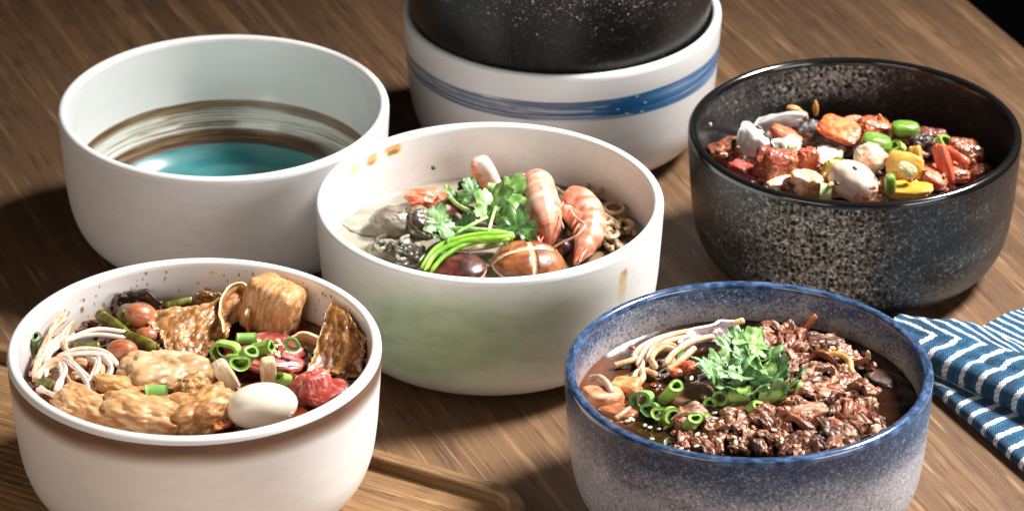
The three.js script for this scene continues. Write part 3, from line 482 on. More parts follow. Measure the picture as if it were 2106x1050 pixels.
  curlAt('wood_ear_mushroom', 'small brown wood ear mushroom between noodles and beans ' + B, 'mushroom', [[158, 700, 0.062], [180, 676, 0.063], [206, 680, 0.063], [196, 700, 0.062]], 0.004, 0.0018, 77, (u, v) => mix3(hex(0x2c1710), hex(0x7a4630), fbm2(u * 6, v * 3, 78, 3)), M.oily);
  const bean = grain(hex(0x4d4a12), hex(0x8a8628), 81, 12, 5);
  for (const [label, a, r] of [
    ['longest olive green bean piece, leaning to the back wall above the rice noodles', [[200, 644, 0.067], [230, 664, 0.066], [262, 690, 0.0645]], 12],
    ['olive green bean piece left of the tofu skin sheet, above the peanut', [[256, 690, 0.065], [288, 702, 0.065], [318, 716, 0.064]], 13],
    ['olive green bean piece lying among the white noodles', [[145, 716, 0.0655], [176, 717, 0.0655], [206, 715, 0.0655]], 13],
    ['short green bean end at the left front rim ' + B, [[74, 786, 0.063], [94, 790, 0.063], [112, 794, 0.063]], 11],
    ['green bean piece half hidden by the peanut at the back', [[250, 644, 0.066], [256, 656, 0.065], [264, 672, 0.063]], 13],
    ['dark green bean piece behind the tofu skin sheet at the back wall', [[338, 632, 0.062], [366, 624, 0.063], [396, 618, 0.063]], 10],
  ]) pathThing('green_bean', label, 'green bean', a, r, bean, M.oily);
  const nd = thing('rice_noodles', 'tangle of white rice noodles at the left wall ' + B, 'noodles', at(150, 740, 0.062)), white = grain([240, 226, 214], [222, 196, 178], 91, 20, 3), amber = grain([206, 150, 104], [236, 206, 180], 92, 20, 3);
  for (const [list, am] of [
    [[[66, 774, 0.064], [86, 716, 0.068], [112, 674, 0.0705], [138, 652, 0.071]], 1], [[[86, 744, 0.066], [130, 704, 0.068], [190, 688, 0.0685], [258, 694, 0.066]]], [[[112, 738, 0.067], [160, 727, 0.069], [216, 731, 0.068], [250, 760, 0.064]]],
    [[[118, 738, 0.067], [126, 766, 0.066], [124, 792, 0.064], [112, 814, 0.062]]], [[[130, 738, 0.068], [160, 762, 0.067], [178, 790, 0.064], [182, 812, 0.062]]], [[[212, 734, 0.068], [228, 758, 0.066], [214, 784, 0.064], [190, 804, 0.062]]],
    [[[142, 742, 0.066], [132, 700, 0.069], [144, 664, 0.0715]], 1], [[[74, 784, 0.064], [98, 748, 0.067], [150, 736, 0.068]], 1], [[[160, 738, 0.066], [204, 748, 0.066], [204, 788, 0.063]], 1], [[[74, 800, 0.063], [100, 808, 0.0635], [122, 822, 0.062]]], [[[80, 770, 0.064], [116, 752, 0.066], [146, 790, 0.063]], 1], [[[170, 730, 0.067], [196, 742, 0.067], [186, 776, 0.065], [170, 800, 0.062]]], [[[92, 776, 0.064], [104, 720, 0.068], [134, 690, 0.070]]],
    [[[66, 784, 0.062], [90, 770, 0.063], [130, 782, 0.061], [160, 800, 0.060]], 1], [[[100, 800, 0.062], [140, 780, 0.062], [180, 770, 0.062], [230, 740, 0.063]], 1],
  ]) for (const e of [0, 1]) pathPart('noodle', nd, e ? list.map(([x, y, h], i) => [x + 8 * Math.sin(i * 2 + y), y - 6 + 5 * Math.cos(i + x), h + 0.0004]) : list, 5.2, am ? amber : white, M.oily, { seg: 28, rad: 7 });
  const rnd = rng(5); const seed = sphere(3); seed.scale(0.00085, 0.0005, 0.0012);
  for (let i = 0; i < 34; i++) put('sesame_seed', 'white sesame seed on the red crab stick behind the egg', 'sesame seed', seed, M.sesame, [500 + rnd() * 80 + (i % 3 ? 10 : 0), 700 + rnd() * 34, 0.0668], [rnd() * 60 - 30, rnd() * 180, rnd() * 60], 'sesame seeds on the crab stick');
  const cv = [0, 1, 2].map((i) => L(8, 4, 6, { amp: 0.4, freq: 2.4, seed: 290 + i, detail: 6, pow: 3, col: two([hex(0x6a2410), hex(0x3c1a0c), hex(0x8c5024)][i], [hex(0xb05a2c), hex(0x7c4020), hex(0xd09a58)][i]) }));
  for (let i = 0; i < 60; i++) { const x = 110 + rnd() * 620, y = 640 + rnd() * 230, w = at(x, y, 0.06); if (Math.hypot(w.x - bowlE[0], w.z - bowlE[2]) > 0.069) continue; put('chili_crumb', 'tiny chili crumb floating on the broth ' + B, 'spice crumb', cv[i % 3], M.oily, [x, y, 0.0585 + rnd() * 0.002], [rnd() * 60, rnd() * 360, 0], 'tiny chili crumbs in the bowl with brown band'); }
  for (const [x, y, c, n] of [[320, 715, hex(0x54260f), 21], [600, 780, hex(0x5d2a12), 22], [470, 862, hex(0x7d4420), 23], [455, 872, hex(0x94552a), 24], [200, 770, hex(0x6b3a20), 25], [650, 750, hex(0x40210f), 26], [120, 700, hex(0x70442c), 27]]) put('chili_flake', ['small brown spice crumb under the peanut', 'small brown spice crumb right of the egg', 'brown crumb left of the egg', 'paler brown crumb nearest the front rim', 'brown crumb among the noodles', 'dark crumb under the pale tofu curl', 'brown crumb behind the noodles at the left wall'][n - 21] + ' ' + B, 'spice crumb', L(20, 9, 14, { amp: 0.4, freq: 2.6, seed: n, fine: 0.1, detail: 8, col: two(c, c.map((k) => k * 1.7)) }), M.oily, [x, y, 0.0605], [0, n * 40, 0]);
}
// ================================================================ bowl with the green cloud: seafood noodles
{
  const h0 = 0.046, B = 'in the bowl with green cloud';
  brothDisc('cloudy pale broth turning brown to the right ' + B, bowlD, h0 - 0.001, 0.0731, (x, z) => { const n = fbm2(x * 6 + 20, z * 6 + 20, 5, 4); return mix3(mix3([168, 160, 144], [140, 130, 112], clamp(n * 2 - 0.5)), mix3(hex(0x6d5842), hex(0x8b745a), n), step(-0.25, 0.55, x + 0.3 * (n - 0.5))); }, liquid, 0.0005, 13);
  const oyster = (label, p, s, k) => {
    const t = thing('oyster', label, 'oyster', at(...p));
    const b = mesh('body', L(52 * k, 34 * k, 44 * k, { amp: 0.2, freq: 1.6, seed: s, fine: 0.03, col: two([160, 150, 132], [108, 96, 78], 2.2, 1.6) }), M.oily, t); b.rotation.set(0, 0.5, -0.15); b.position.set(-0.004, 0, 0);
    const c = mesh('mantle', L(44 * k, 30 * k, 36 * k, { amp: 0.3, freq: 2, seed: s + 1, fine: 0.08, shape: (v) => 1 - 0.12 * Math.pow(Math.abs(Math.sin(8 * v.y + 4 * v.x)), 3), col: two([78, 66, 52], [138, 122, 100], 3, 2) }), M.oily, t); c.position.set(0.0085, 0.0002, 0.001); c.rotation.set(0.2, -0.4, -0.3);
    return t;
  };
  oyster('plump grey oyster at the left wall, upper of two ' + B, [826, 456, 0.050], 101, 0.95);
  const o2 = oyster('grey oyster with dark frilled edge near the front rim ' + B, [806, 520, 0.047], 105, 0.85);
  const rr = rng(19);
  for (let i = 0; i < 11; i++) { const x = 788 + rr() * 66, y = 494 + rr() * 44, a = rr() * 6; pathPart('frill', o2, [[x, y, 0.0535], [x + 12 * Math.cos(a), y + 7 * Math.sin(a), 0.0555], [x + 22 * Math.cos(a + 0.9), y + 13 * Math.sin(a + 0.9), 0.0530], [x + 26 * Math.cos(a + 1.8), y + 16 * Math.sin(a + 1.8), 0.0500]], 4.2, i % 3 ? grain(hex(0x35352c), hex(0x6b6a5c), 20 + i) : grain([190, 188, 168], [150, 148, 130], 20 + i), M.oily, { seg: 14, rad: 6 }); }
  put('oyster', 'pale oyster lobe nearest the left front rim ' + B, 'oyster', L(34, 16, 26, { amp: 0.2, seed: 111, col: two([176, 168, 148], [146, 136, 114]) }), M.oily, [760, 520, 0.0475], [0, -20, -8]);
  put('mushroom_slice', 'pale translucent slice floating left of the upper oyster', 'mushroom', L(60, 8, 40, { amp: 0.25, seed: 112, col: two([176, 168, 152], [150, 142, 124]) }), M.oily, [756, 462, 0.0455], [0, -30, 0]);
  put('fish_stick', 'pink surimi stick standing at the back wall ' + B, 'surimi stick', L(25, 52, 25, { pow: 3.2, amp: 0.05, seed: 115, fine: 0.02, col: (x, y, z) => mix3([250, 214, 196], [233, 128, 92], step(0.15, 0.75, -x + 0.3 * z + 0.12 * Math.sin(y * 20))) }), M.oily, [1001, 366, 0.054], [0, 0, 24]);
  put('shrimp_tail', 'small orange shrimp tail piece behind the upper oyster', 'shrimp', L(46, 22, 30, { amp: 0.3, freq: 2, seed: 116, fine: 0.06, col: two([226, 96, 58], [248, 176, 146], 2.4, 1.8) }), M.oily, [878, 408, 0.048], [0, 30, -10]);
  put('shrimp_tail', 'small pink shrimp piece between upper oyster and coriander', 'shrimp', L(30, 13, 20, { amp: 0.25, seed: 117, col: two([206, 120, 104], [226, 180, 168]) }), M.oily, [915, 432, 0.047], [0, -10, 5]);
  put('shrimp_tail', 'red shrimp tail end under the coriander, left of the large shrimp', 'shrimp', L(40, 12, 16, { amp: 0.3, seed: 118, col: two([190, 66, 36], [232, 136, 100]) }), M.oily, [1036, 438, 0.053], [0, 40, 10]);
  const shr = (s) => (u, v) => { const seg = Math.abs(Math.sin(u * 20 + 0.8 * fbm2(v * 4, u * 4, s + 8, 2, 4))); return mix3(mix3([234, 194, 172], [212, 130, 98], clamp(fbm2(v * 9, u * 22, s, 4, 9) * 3 - 1)), [176, 66, 40], clamp(Math.pow(1 - seg, 5) * 0.3 + 0.6 * step(0.5, 0.95, u) * fbm2(v * 5, u * 22, s + 4, 3, 5))); };
  const fat = (top) => (t) => (top * (1 - t) + 0.35 * t + 0.65 * Math.sin(Math.PI * (0.15 + 0.75 * t))) * (1 + 0.022 * Math.sin(t * 40) + 0.03 * Math.sin(t * 13)) * Math.min(1, Math.sqrt(Math.max(0.0004, t * 9))) * Math.min(1, Math.sqrt(Math.max(0.02, (1 - t) * 5)));
  const s1 = thing('shrimp', 'large upright pink shrimp in the middle, right of the coriander', 'shrimp', at(1120, 440, 0.05));
  pathPart('body', s1, [[1099, 364, 0.0640], [1108, 392, 0.0630], [1118, 432, 0.0590], [1128, 476, 0.0530], [1132, 506, 0.0490]], 35, shr(121), M.oily, { seg: 70, rad: 20, taper: fat(0.55) });
  pathPart('tail', s1, [[1088, 372, 0.0640], [1076, 362, 0.0655], [1064, 364, 0.0660]], 8, grain([214, 96, 60], [170, 60, 34], 122), M.oily);
  for (let i = 0; i < 9; i++) pathPart('leg', s1, [[1094 + i * 3.4, 402 + i * 10, 0.0620 - i * 0.0011], [1078 + i * 4.2, 418 + i * 10, 0.0600 - i * 0.0011], [1072 + i * 5.5, 440 + i * 8.5, 0.0570 - i * 0.0009]], 3.2, grain([216, 84, 46], [240, 150, 110], 123 + i), M.oily, { seg: 12, rad: 5 });
  const s2 = thing('shrimp', 'curled orange shrimp beside the right noodles ' + B, 'shrimp', at(1205, 460, 0.05));
  pathPart('body', s2, [[1160, 410, 0.0560], [1182, 408, 0.0585], [1206, 424, 0.0585], [1218, 454, 0.0560], [1212, 490, 0.0525], [1196, 520, 0.0495], [1182, 544, 0.0470]], 27, shr(131), M.oily, { seg: 80, rad: 20, taper: fat(0.6) });
  pathPart('head', s2, [[1160, 420, 0.0540], [1180, 446, 0.0560], [1206, 458, 0.0565]], 20, shr(133), M.oily, { seg: 30, rad: 14 });
  for (const [l, r] of [[[[1172, 428, 0.060], [1184, 446, 0.063], [1206, 462, 0.0630]], 2.6], [[[1206, 462, 0.063], [1186, 484, 0.0600], [1152, 500, 0.0560], [1134, 512, 0.0520]], 2.6], [[[1166, 402, 0.058], [1150, 440, 0.0600], [1160, 470, 0.0580]], 2]]) pathPart('antenna', s2, l, r, grain([246, 206, 180], [230, 160, 130], 134), M.oily, { seg: 18, rad: 5 });
  for (let i = 0; i < 6; i++) pathPart('leg', s2, [[1196 + i * 3, 440 + i * 14, 0.0590 - i * 0.0014], [1182 + i * 3, 456 + i * 14, 0.0575 - i * 0.0014], [1176 + i * 3, 470 + i * 14, 0.0545 - i * 0.0012]], 3, grain([236, 130, 90], [248, 190, 160], 140 + i), M.oily, { seg: 12, rad: 5 });
  const cap = (s, cross) => {
    const cut = (x, z) => Math.min(Math.abs(x - 0.05), Math.abs(z * 0.9 + x * 0.12 + 0.12));
    return { amp: 0.05, seed: s, detail: 30, shape: (v) => (v.y < -0.1 ? 0.86 : 1) * (cross && v.y > 0 ? 1 - 0.09 * (1 - step(0.035, 0.10, cut(v.x, v.z))) : 1), col: (x, y, z) => {
      if (cross && y > 0 && cut(x, z) < 0.065) return mix3([246, 226, 196], [214, 170, 120], fbm3(x * 6, y * 6, z * 6, s));
      if (y < 0.08) return [230, 200, 170];
      const n = fbm3(x * 3 + 6, y * 3, z * 3, s + 2); return cross ? mix3(hex(0x6b3417), hex(0xb67440), clamp(n * 2.2 - 0.6)) : mix3(hex(0x34110f), hex(0x7a3f30), clamp(n * 2.2 - 0.7));
    } };
  };
  const mush = (label, p, r, rot, s, cross) => { const t = thing('shiitake_mushroom', label, 'mushroom', at(...p)); t.rotation.set(...rot.map((a) => a * Math.PI / 180), 'YXZ'); mesh('cap', L(...r, cap(s, cross)), cross ? M.wet : M.oily, t); const g = mesh('stalk', L(16, 22, 16, { amp: 0.1, seed: s + 3, col: two([226, 206, 178], [190, 160, 124]) }), M.soft, t); g.position.y = -0.006; return t; };
  mush('brown shiitake cap with a white cross cut at the front rim', [1087, 543, 0.0485], [78, 40, 62], [14, 10, -4], 151, true);
  mush('dark purple shiitake cap at the front rim left of the cross cut cap', [938, 556, 0.0475], [66, 32, 52], [10, -16, 6], 155, false);
  put('black_berry', 'round dark purple berry between the two shrimps', 'berry', L(20, 20, 20, { amp: 0.04, seed: 158, col: two(hex(0x1c0a0a), hex(0x3d1714)) }), M.oily, [1157, 510, 0.0495]);
  put('mushroom_slice', 'pale mushroom slice under the coriander stems', 'mushroom', L(66, 7, 22, { amp: 0.15, seed: 159, col: two([222, 206, 176], [160, 140, 112]) }), M.oily, [985, 503, 0.0505], [0, 10, 2]);
  curlAt('seaweed', 'dark green seaweed under the coriander ' + B, 'seaweed', [[900, 440, 0.046], [930, 430, 0.047], [960, 446, 0.047], [1000, 452, 0.047], [1030, 466, 0.046]], 0.005, 0.0016, 161, (u, v) => mix3(hex(0x141a12), hex(0x3a4430), fbm2(u * 6, v * 3, 161, 3)), M.oily);
  curlAt('seaweed', 'black seaweed scrap at the back behind the coriander', 'seaweed', [[944, 392, 0.046], [964, 384, 0.048], [984, 400, 0.048], [1000, 392, 0.047]], 0.005, 0.0016, 162, (u, v) => mix3(hex(0x17120e), hex(0x4a3026), fbm2(u * 6, v * 3, 162, 3)), M.oily);
  const la = hex(0x62963a), lb = hex(0xaccd7c), da = hex(0x345f24), db = hex(0x649648), ga = hex(0x52893f), gb = hex(0xaac992);
  sprig('coriander', 'bright green coriander sprig with long stems piled between oysters and shrimps', 'coriander', [980, 450, 0.055], [
    [1010, 418, 0.0630, 50, [38, -62, 10], 1, la, lb, 0.2], [1046, 398, 0.0640, 52, [32, -40, 0], 2, la, lb, 0.2], [1004, 426, 0.0620, 38, [48, 30, 0], 3, hex(0x6fae4a), hex(0xc4e09a), 0.25], [1062, 468, 0.0600, 46, [44, 8, 12], 4, da, db, 0.25], [1020, 440, 0.0610, 36, [52, -30, 0], 11, hex(0x6fae4a), hex(0xb9d98a), 0.3],
    [906, 462, 0.0590, 40, [55, 20, -20], 5, ga, gb, 0.3], [928, 486, 0.0590, 36, [40, 80, 0], 6, ga, gb, 0.3], [950, 470, 0.0580, 34, [45, -60, 0], 7, da, db, 0.3], [972, 398, 0.0590, 34, [45, 15, 0], 8, da, db, 0.3], [938, 404, 0.0570, 26, [45, 60, 0], 9, da, lb, 0.3], [912, 494, 0.0570, 30, [40, 110, 0], 12, ga, gb, 0.3],
  ], [
    [[[872, 556, 0.052], [898, 520, 0.056], [952, 496, 0.059], [1030, 488, 0.060], [1060, 486, 0.059]], 6.5, hex(0x5d9c1c), hex(0xa8d43e), 1], [[[866, 552, 0.052], [900, 508, 0.057], [960, 486, 0.060], [1046, 478, 0.061]], 6, hex(0x6aa824), hex(0xb2da4c), 2], [[[884, 560, 0.051], [912, 528, 0.055], [966, 500, 0.058], [1050, 492, 0.059]], 5.5, hex(0x4d8a18), hex(0x93c636), 3],
    [[[910, 470, 0.057], [952, 470, 0.060], [1010, 474, 0.0610], [1058, 482, 0.060]], 5, hex(0x7db848), hex(0xd2e8a8), 4], [[[916, 380, 0.055], [922, 400, 0.057], [946, 424, 0.058], [984, 440, 0.058]], 4.5, hex(0x8ab048), hex(0xc2d488), 5], [[[938, 480, 0.059], [970, 462, 0.062], [1004, 446, 0.063]], 4, hex(0x86bd58), hex(0xd6ecb0), 6], [[[1002, 486, 0.060], [1010, 456, 0.0630], [1020, 424, 0.0640]], 3.5, hex(0x86bd58), hex(0xd6ecb0), 7], [[[860, 540, 0.051], [890, 506, 0.054], [930, 490, 0.056]], 4, hex(0x3c5c1c), hex(0x6f8f3c), 8],
  ]);
  const nd = thing('wavy_noodles', 'wavy brown instant noodles soaking at the right wall ' + B, 'noodles', at(1240, 440, 0.045)), rn = rng(33), nc = grain(hex(0xac9474), hex(0xd6c2a4), 171, 16, 3), nc2 = grain(hex(0x907c62), hex(0xbea484), 172, 16, 3);
  for (let i = 0; i < 44; i++) {
    const x0 = 1130 + rn() * 130, y0 = 378 + (x0 - 1130) * 0.36 + rn() * 92 * (1 - 0.3 * rn()), a = rn() * 0.9 + 0.1, l = [], n = 9, h = 0.0458 + rn() * 0.0035;
    for (let k = 0; k < n; k++) { const q = k / (n - 1); l.push([x0 + q * 62 * Math.cos(a) + 9 * Math.sin(k * 2.1 + i) * Math.sin(a), y0 + q * 40 * Math.sin(a) + 8 * Math.sin(k * 2.1 + i) * Math.cos(a), h + 0.0012 * Math.cos(k * 2.1 + i * 2)]); }
    const ok = l.every(([x, y]) => { const w = at(x, y, 0.045); return Math.hypot(w.x - bowlD[0], w.z - bowlD[2]) < 0.0722; }); if (!ok) continue;
    pathPart('noodle', nd, l, 5.5, i % 2 ? nc : nc2, M.oily, { seg: 44, rad: 6 });
  }
  for (const [x, y, w] of [[1240, 452, 17], [1262, 428, 19], [1256, 480, 15], [1222, 386, 16], [1284, 462, 16]]) { const l = []; for (let k = 0; k <= 9; k++) { const q = k / 9 * Math.PI * 1.8 + x; l.push([x + w * Math.cos(q), y + w * 0.55 * Math.sin(q), 0.0500 + 0.001 * Math.sin(q)]); } pathPart('noodle', nd, l, 5.5, nc, M.oily, { seg: 40, rad: 6 }); }
  put('herb_fleck', 'tiny green herb fleck on the back inner wall ' + B, 'herb fleck', L(5, 5, 5, { amp: 0.3, seed: 3, detail: 4, col: two([70, 84, 50], [90, 100, 70]) }), M.dry, [891, 345, 0.0625]);
}
// ================================================================ black speckled bowl: cubed peppers, onion, meat
{
  const h0 = 0.040, B = 'in the black speckled bowl';
  brothDisc('dark brown sauce under the food ' + B, bowlC, h0, 0.0715, (x, z) => mix3(hex(0x24110a), hex(0x5a2c16), fbm2(x * 9 + 9, z * 9 + 9, 5, 4)), liquid, 0.003, 23);
  const petal = (label, q, seed, a, b, arch = 0.9) => sheetAt('onion_petal', label, 'onion', q, 0.0022, 0.0034, seed, (u, v) => mix3(a, b, clamp(fbm2(u * 2, v * 16, seed, 3) * 1.6 - 0.3)), M.soft, { arch, archU: 0.5, freq: 1.6, edge: 0.14, round: 0.75 });
  petal('large white onion petal standing at the left ' + B, [[1538, 250, 0.060], [1592, 300, 0.056], [1556, 332, 0.047], [1512, 310, 0.049]], 201, [240, 238, 234], [206, 206, 200]);
  petal('white onion petal lying behind the large standing petal in the black bowl', [[1556, 252, 0.050], [1660, 238, 0.055], [1648, 258, 0.051], [1566, 268, 0.048]], 202, [238, 236, 232], [200, 198, 192]);
  petal('pale onion petal right of the large white one, under the meat', [[1592, 290, 0.050], [1650, 300, 0.049], [1640, 330, 0.047], [1594, 322, 0.046]], 203, [226, 226, 214], [190, 190, 176]);
  petal('pale onion petal in the middle, left of the green rings', [[1680, 306, 0.050], [1740, 306, 0.050], [1730, 344, 0.047], [1688, 352, 0.046]], 204, [228, 226, 214], [196, 190, 176]);
  put('onion_petal', 'pinkish domed onion piece with black sesame at the front ' + B, 'onion', L(56, 44, 40, { amp: 0.1, freq: 1.1, seed: 205, pow: 2.4, shape: (v) => 1 - 0.22 * clamp(v.y) * (0.5 + 0.5 * v.x), col: (x, y, z, s) => mix3([240, 222, 212], [216, 176, 152], clamp(fbm3(x * 2, y * 9, z * 3, s) * 1.8 - 0.5)) }), M.soft, [1757, 372, 0.051], [0, -20, -18]);
  put('onion_petal', 'cream onion chunk behind the pinkish domed piece', 'onion', L(36, 32, 28, { amp: 0.25, freq: 1.8, seed: 206, pow: 2.6, col: two([246, 228, 208], [206, 160, 126]) }), M.soft, [1790, 326, 0.054], [0, 30, -30]);
  const roast = (a = hex(0x5c2a18), b = hex(0xb06038), c = hex(0xe9b08a)) => (x, y, z, s) => mix3(mix3(a.map((k) => k * 1.25), b.map((k) => Math.min(255, k * 1.15)), clamp(fbm3(x * 3 + 4, y * 3, z * 3, s + 3) * 2.4 - 0.7)), c, clamp((noise3(x * 9, y * 9 + 3, z * 9, s + 8) - 0.58) * 3) * 0.75);
  const cube = (s, k = 0.16) => ({ pow: 4, amp: k * 1.5, freq: 1.8, seed: s, fine: 0.07, detail: 20 });
  {
    const t = thing('grilled_eel', 'large grilled meat piece with red brown top at the back ' + B, 'grilled meat', at(1724, 278, 0.056)); t.rotation.set(0.16, -0.5, -0.2, 'YXZ');
    mesh('grilled_top', L(46, 10, 34, { ...cube(211, 0.1), col: roast(hex(0x9a3a1c), hex(0xd8703e), hex(0xf2b184)) }), M.oily, t).position.y = 0.0035;
    mesh('flesh', L(44, 20, 32, { ...cube(212, 0.08), col: two(hex(0x2c1710), hex(0x5f3a28)) }), M.oily, t).position.y = -0.0028;
  }
  for (const [label, p, r, rot, s, c] of [
    ['dark red roasted meat cube left of centre, on the onion', [1590, 338, 0.052], [40, 34, 30], [0, 30, -20], 221, [hex(0x5c2216), hex(0x9c4a32), hex(0xdc9478)]],
    ['brown roasted meat cube beside the dark red one', [1622, 336, 0.051], [26, 28, 26], [0, -20, 10], 222, [hex(0x6c351c), hex(0xa66a42), hex(0xe3b58a)]],
    ['small red roasted meat cube in the middle, upright', [1664, 332, 0.052], [22, 30, 20], [0, 10, 4], 223, [hex(0x7c3420), hex(0xb8603e), hex(0xe8a888)]],
    ['dark roasted meat piece at the left wall ' + B, [1492, 312, 0.046], [34, 26, 26], [0, 20, 20], 224, [hex(0x4a2010), hex(0x8e4a2c), hex(0xd8a070)]],
    ['roasted meat cube at the back behind the green slice', [1798, 266, 0.052], [40, 24, 28], [0, 20, -14], 225, [hex(0x50200f), hex(0xb25a38), hex(0xeeb894)]],
    ['pink roasted meat scrap at the back wall ' + B, [1758, 256, 0.049], [24, 16, 18], [0, 0, 0], 226, [hex(0x8a4830), hex(0xd08c70), hex(0xf0c8b0)]],
    ['beige roasted chunk with crisp skin at the front rim, centre left', [1660, 376, 0.048], [34, 24, 24], [0, -10, -8], 227, [hex(0xa8683c), hex(0xe2b896), hex(0xf4dcc0)]],
    ['small beige meat chunk with dark skin at the front rim, centre', [1778, 396, 0.047], [28, 18, 20], [0, 20, 0], 228, [hex(0x8c4a28), hex(0xd9a886), hex(0xf2d8ba)]],
    ['dark brown meat piece at the front rim below the red cubes', [1632, 384, 0.046], [26, 16, 20], [0, 0, 0], 229, [hex(0x2c0f0a), hex(0x58281c), hex(0x8c5038)]],
    ['grey black charred piece between the onion and large meat', [1664, 272, 0.052], [24, 24, 22], [0, 0, 20], 230, [hex(0x26201e), hex(0x7d7a80), hex(0xc8c6cc)]],
    ['charred black piece right of the upper green slice', [1898, 296, 0.050], [28, 22, 22], [0, 30, 0], 231, [hex(0x15100e), hex(0x4a3630), hex(0xb8a498)]],
    ['dark red meat piece behind the charred black piece', [1916, 282, 0.050], [32, 18, 22], [0, -10, -8], 232, [hex(0x3a1610), hex(0x6f3428), hex(0xa46a58)]],
    ['brown glazed meat piece at the right end ' + B, [1984, 318, 0.049], [40, 30, 30], [0, 20, -20], 233, [hex(0x4a2414), hex(0x8e5232), hex(0xbd835c)]],
    ['small brown meat piece nearest the right wall ' + B, [2018, 352, 0.045], [26, 12, 18], [0, 30, 10], 234, [hex(0x4e2214), hex(0x8c4a30), hex(0xa86a4c)]],
    ['pale brown meat piece under the onion in the middle', [1700, 390, 0.045], [44, 14, 26], [0, 0, 0], 235, [hex(0x8a6030), hex(0xc49c60), hex(0xe0c490)]],
    ['brown meat strip below the large grilled piece', [1690, 300, 0.049], [40, 18, 22], [0, -20, -16], 236, [hex(0x2a120a), hex(0x5c3220), hex(0x8e5e44)]],
    ['reddish brown meat piece at the right under the red peppers', [1960, 356, 0.044], [48, 18, 30], [0, 20, -6], 237, [hex(0x6c2c18), hex(0xb0623e), hex(0xdb9c78)]],
    ['dark meat piece under the yellow pepper', [1840, 310, 0.046], [30, 22, 26], [0, 20, -6], 238, [hex(0x2c140c), hex(0x6a3a26), hex(0x9c6c50)]],
    ['pale roasted chunk at the front rim left of centre', [1606, 376, 0.046], [32, 12, 20], [0, 20, 4], 239, [hex(0xb88c60), hex(0xe8ceb0), hex(0xf6e6d4)]],
  ]) put('roasted_meat', label, 'roasted meat', L(...r, { ...cube(s), col: roast(...c) }), M.oily, p, rot);
  const pep = (label, p, r, rot, s, a, b, more = {}) => put('pepper_piece', label, 'pepper', L(...r, { pow: 3.6, amp: 0.22, freq: 1.3, fine: 0.035, seed: s, detail: 18, ...more, col: (x, y, z, q) => mix3(a, b, clamp(fbm3(x * 2, y * 2, z * 2, q) * 1.8 - 0.4)) }), M.oily, p, rot);
  pep('red pepper piece at the left front rim ' + B, [1530, 350, 0.047], [34, 15, 20], [0, -34, -14], 241, hex(0xa83430), hex(0xd0645a));
  pep('orange red pepper strip between the two white onion petals', [1618, 278, 0.052], [40, 12, 18], [0, -30, -16], 242, hex(0xcf5a34), hex(0xf0a07c));
  pep('yellow pepper square with a torn pale middle, right of centre', [1862, 342, 0.053], [40, 30, 11], [-32, -14, -6], 243, hex(0xc8922e), hex(0xe2b85c));
  pep('thick yellow pepper strip at the right side of the yellow square', [1884, 330, 0.052], [16, 34, 12], [-20, -20, 14], 244, hex(0xb47e28), hex(0xd0a04c));
  pep('yellow pepper slice lying at the front rim, right of centre', [1872, 390, 0.047], [46, 11, 26], [6, -12, 6], 245, hex(0xc8942e), hex(0xe2b852));
  pep('olive yellow pepper piece left of the pinkish onion', [1712, 362, 0.050], [26, 34, 14], [-20, 10, -20], 246, hex(0x968028), hex(0xbaa654));
  pep('tall red pepper slice right of the yellow pepper', [1942, 338, 0.052], [17, 44, 11], [-10, -30, 24], 247, hex(0xbc402a), hex(0xe0785c));
  pep('red pepper slice behind the tall one at the right', [1962, 330, 0.049], [34, 22, 12], [-30, -30, -20], 248, hex(0xb8442a), hex(0xdc7a5a));
  pep('salmon red pepper piece lying between yellow and red peppers', [1918, 364, 0.047], [34, 16, 26], [0, -30, -18], 249, hex(0xd2603e), hex(0xf0a48c));
  pep('pale torn core on the yellow pepper square', [1866, 348, 0.0565], [20, 14, 7], [-32, -14, -30], 250, [246, 232, 186], [228, 204, 140], { amp: 0.3 });
  const ga = hex(0x557f24), gb = hex(0x86aa48);
  const gp = (label, p, r, rot, s) => put('green_pepper', label, 'green pepper', L(...r, { pow: 3, amp: 0.08, seed: s, detail: 18, col: (x, y, z, q) => mix3(ga, gb, clamp(fbm3(x * 3, y * 12, z * 3, q) * 1.8 - 0.4)) }), M.oily, p, rot);
  gp('green oval pepper slice highest at the back right ' + B, [1863, 264, 0.056], [32, 15, 22], [0, 10, -6], 261);
  gp('green round pepper slice in front of the back meat cube', [1803, 296, 0.056], [34, 22, 26], [0, 0, -12], 262);
  gp('small green pepper slice at the front rim beside the pinkish onion', [1832, 380, 0.050], [13, 26, 14], [0, 0, 4], 263);
  onion('green ring slice at the right, above the tall red pepper', [1942, 294, 0.054], 22, 18, [40, 20, -30], 11, hex(0x6da024), hex(0xa8cc48));
  onion('small green ring beside the round green pepper slice', [1846, 302, 0.053], 15, 22, [30, 0, 40], 12, hex(0x74a82c), hex(0xb8d860));
  onion('lime green onion bit in front of the middle onion petal', [1726, 336, 0.054], 14, 26, [50, 20, 30], 13, hex(0x8cba24), hex(0xc4e050));
  onion('pale onion tube end at the front rim left of the pinkish onion', [1698, 396, 0.047], 16, 26, [0, 0, 80], 14, hex(0xa8cc60), hex(0xe8f0d0));
  onion('dark green onion bit on the pale petal left of centre', [1630, 309, 0.0525], 8, 20, [0, 0, 80], 15, hex(0x2c4a18), hex(0x4e6e2c));
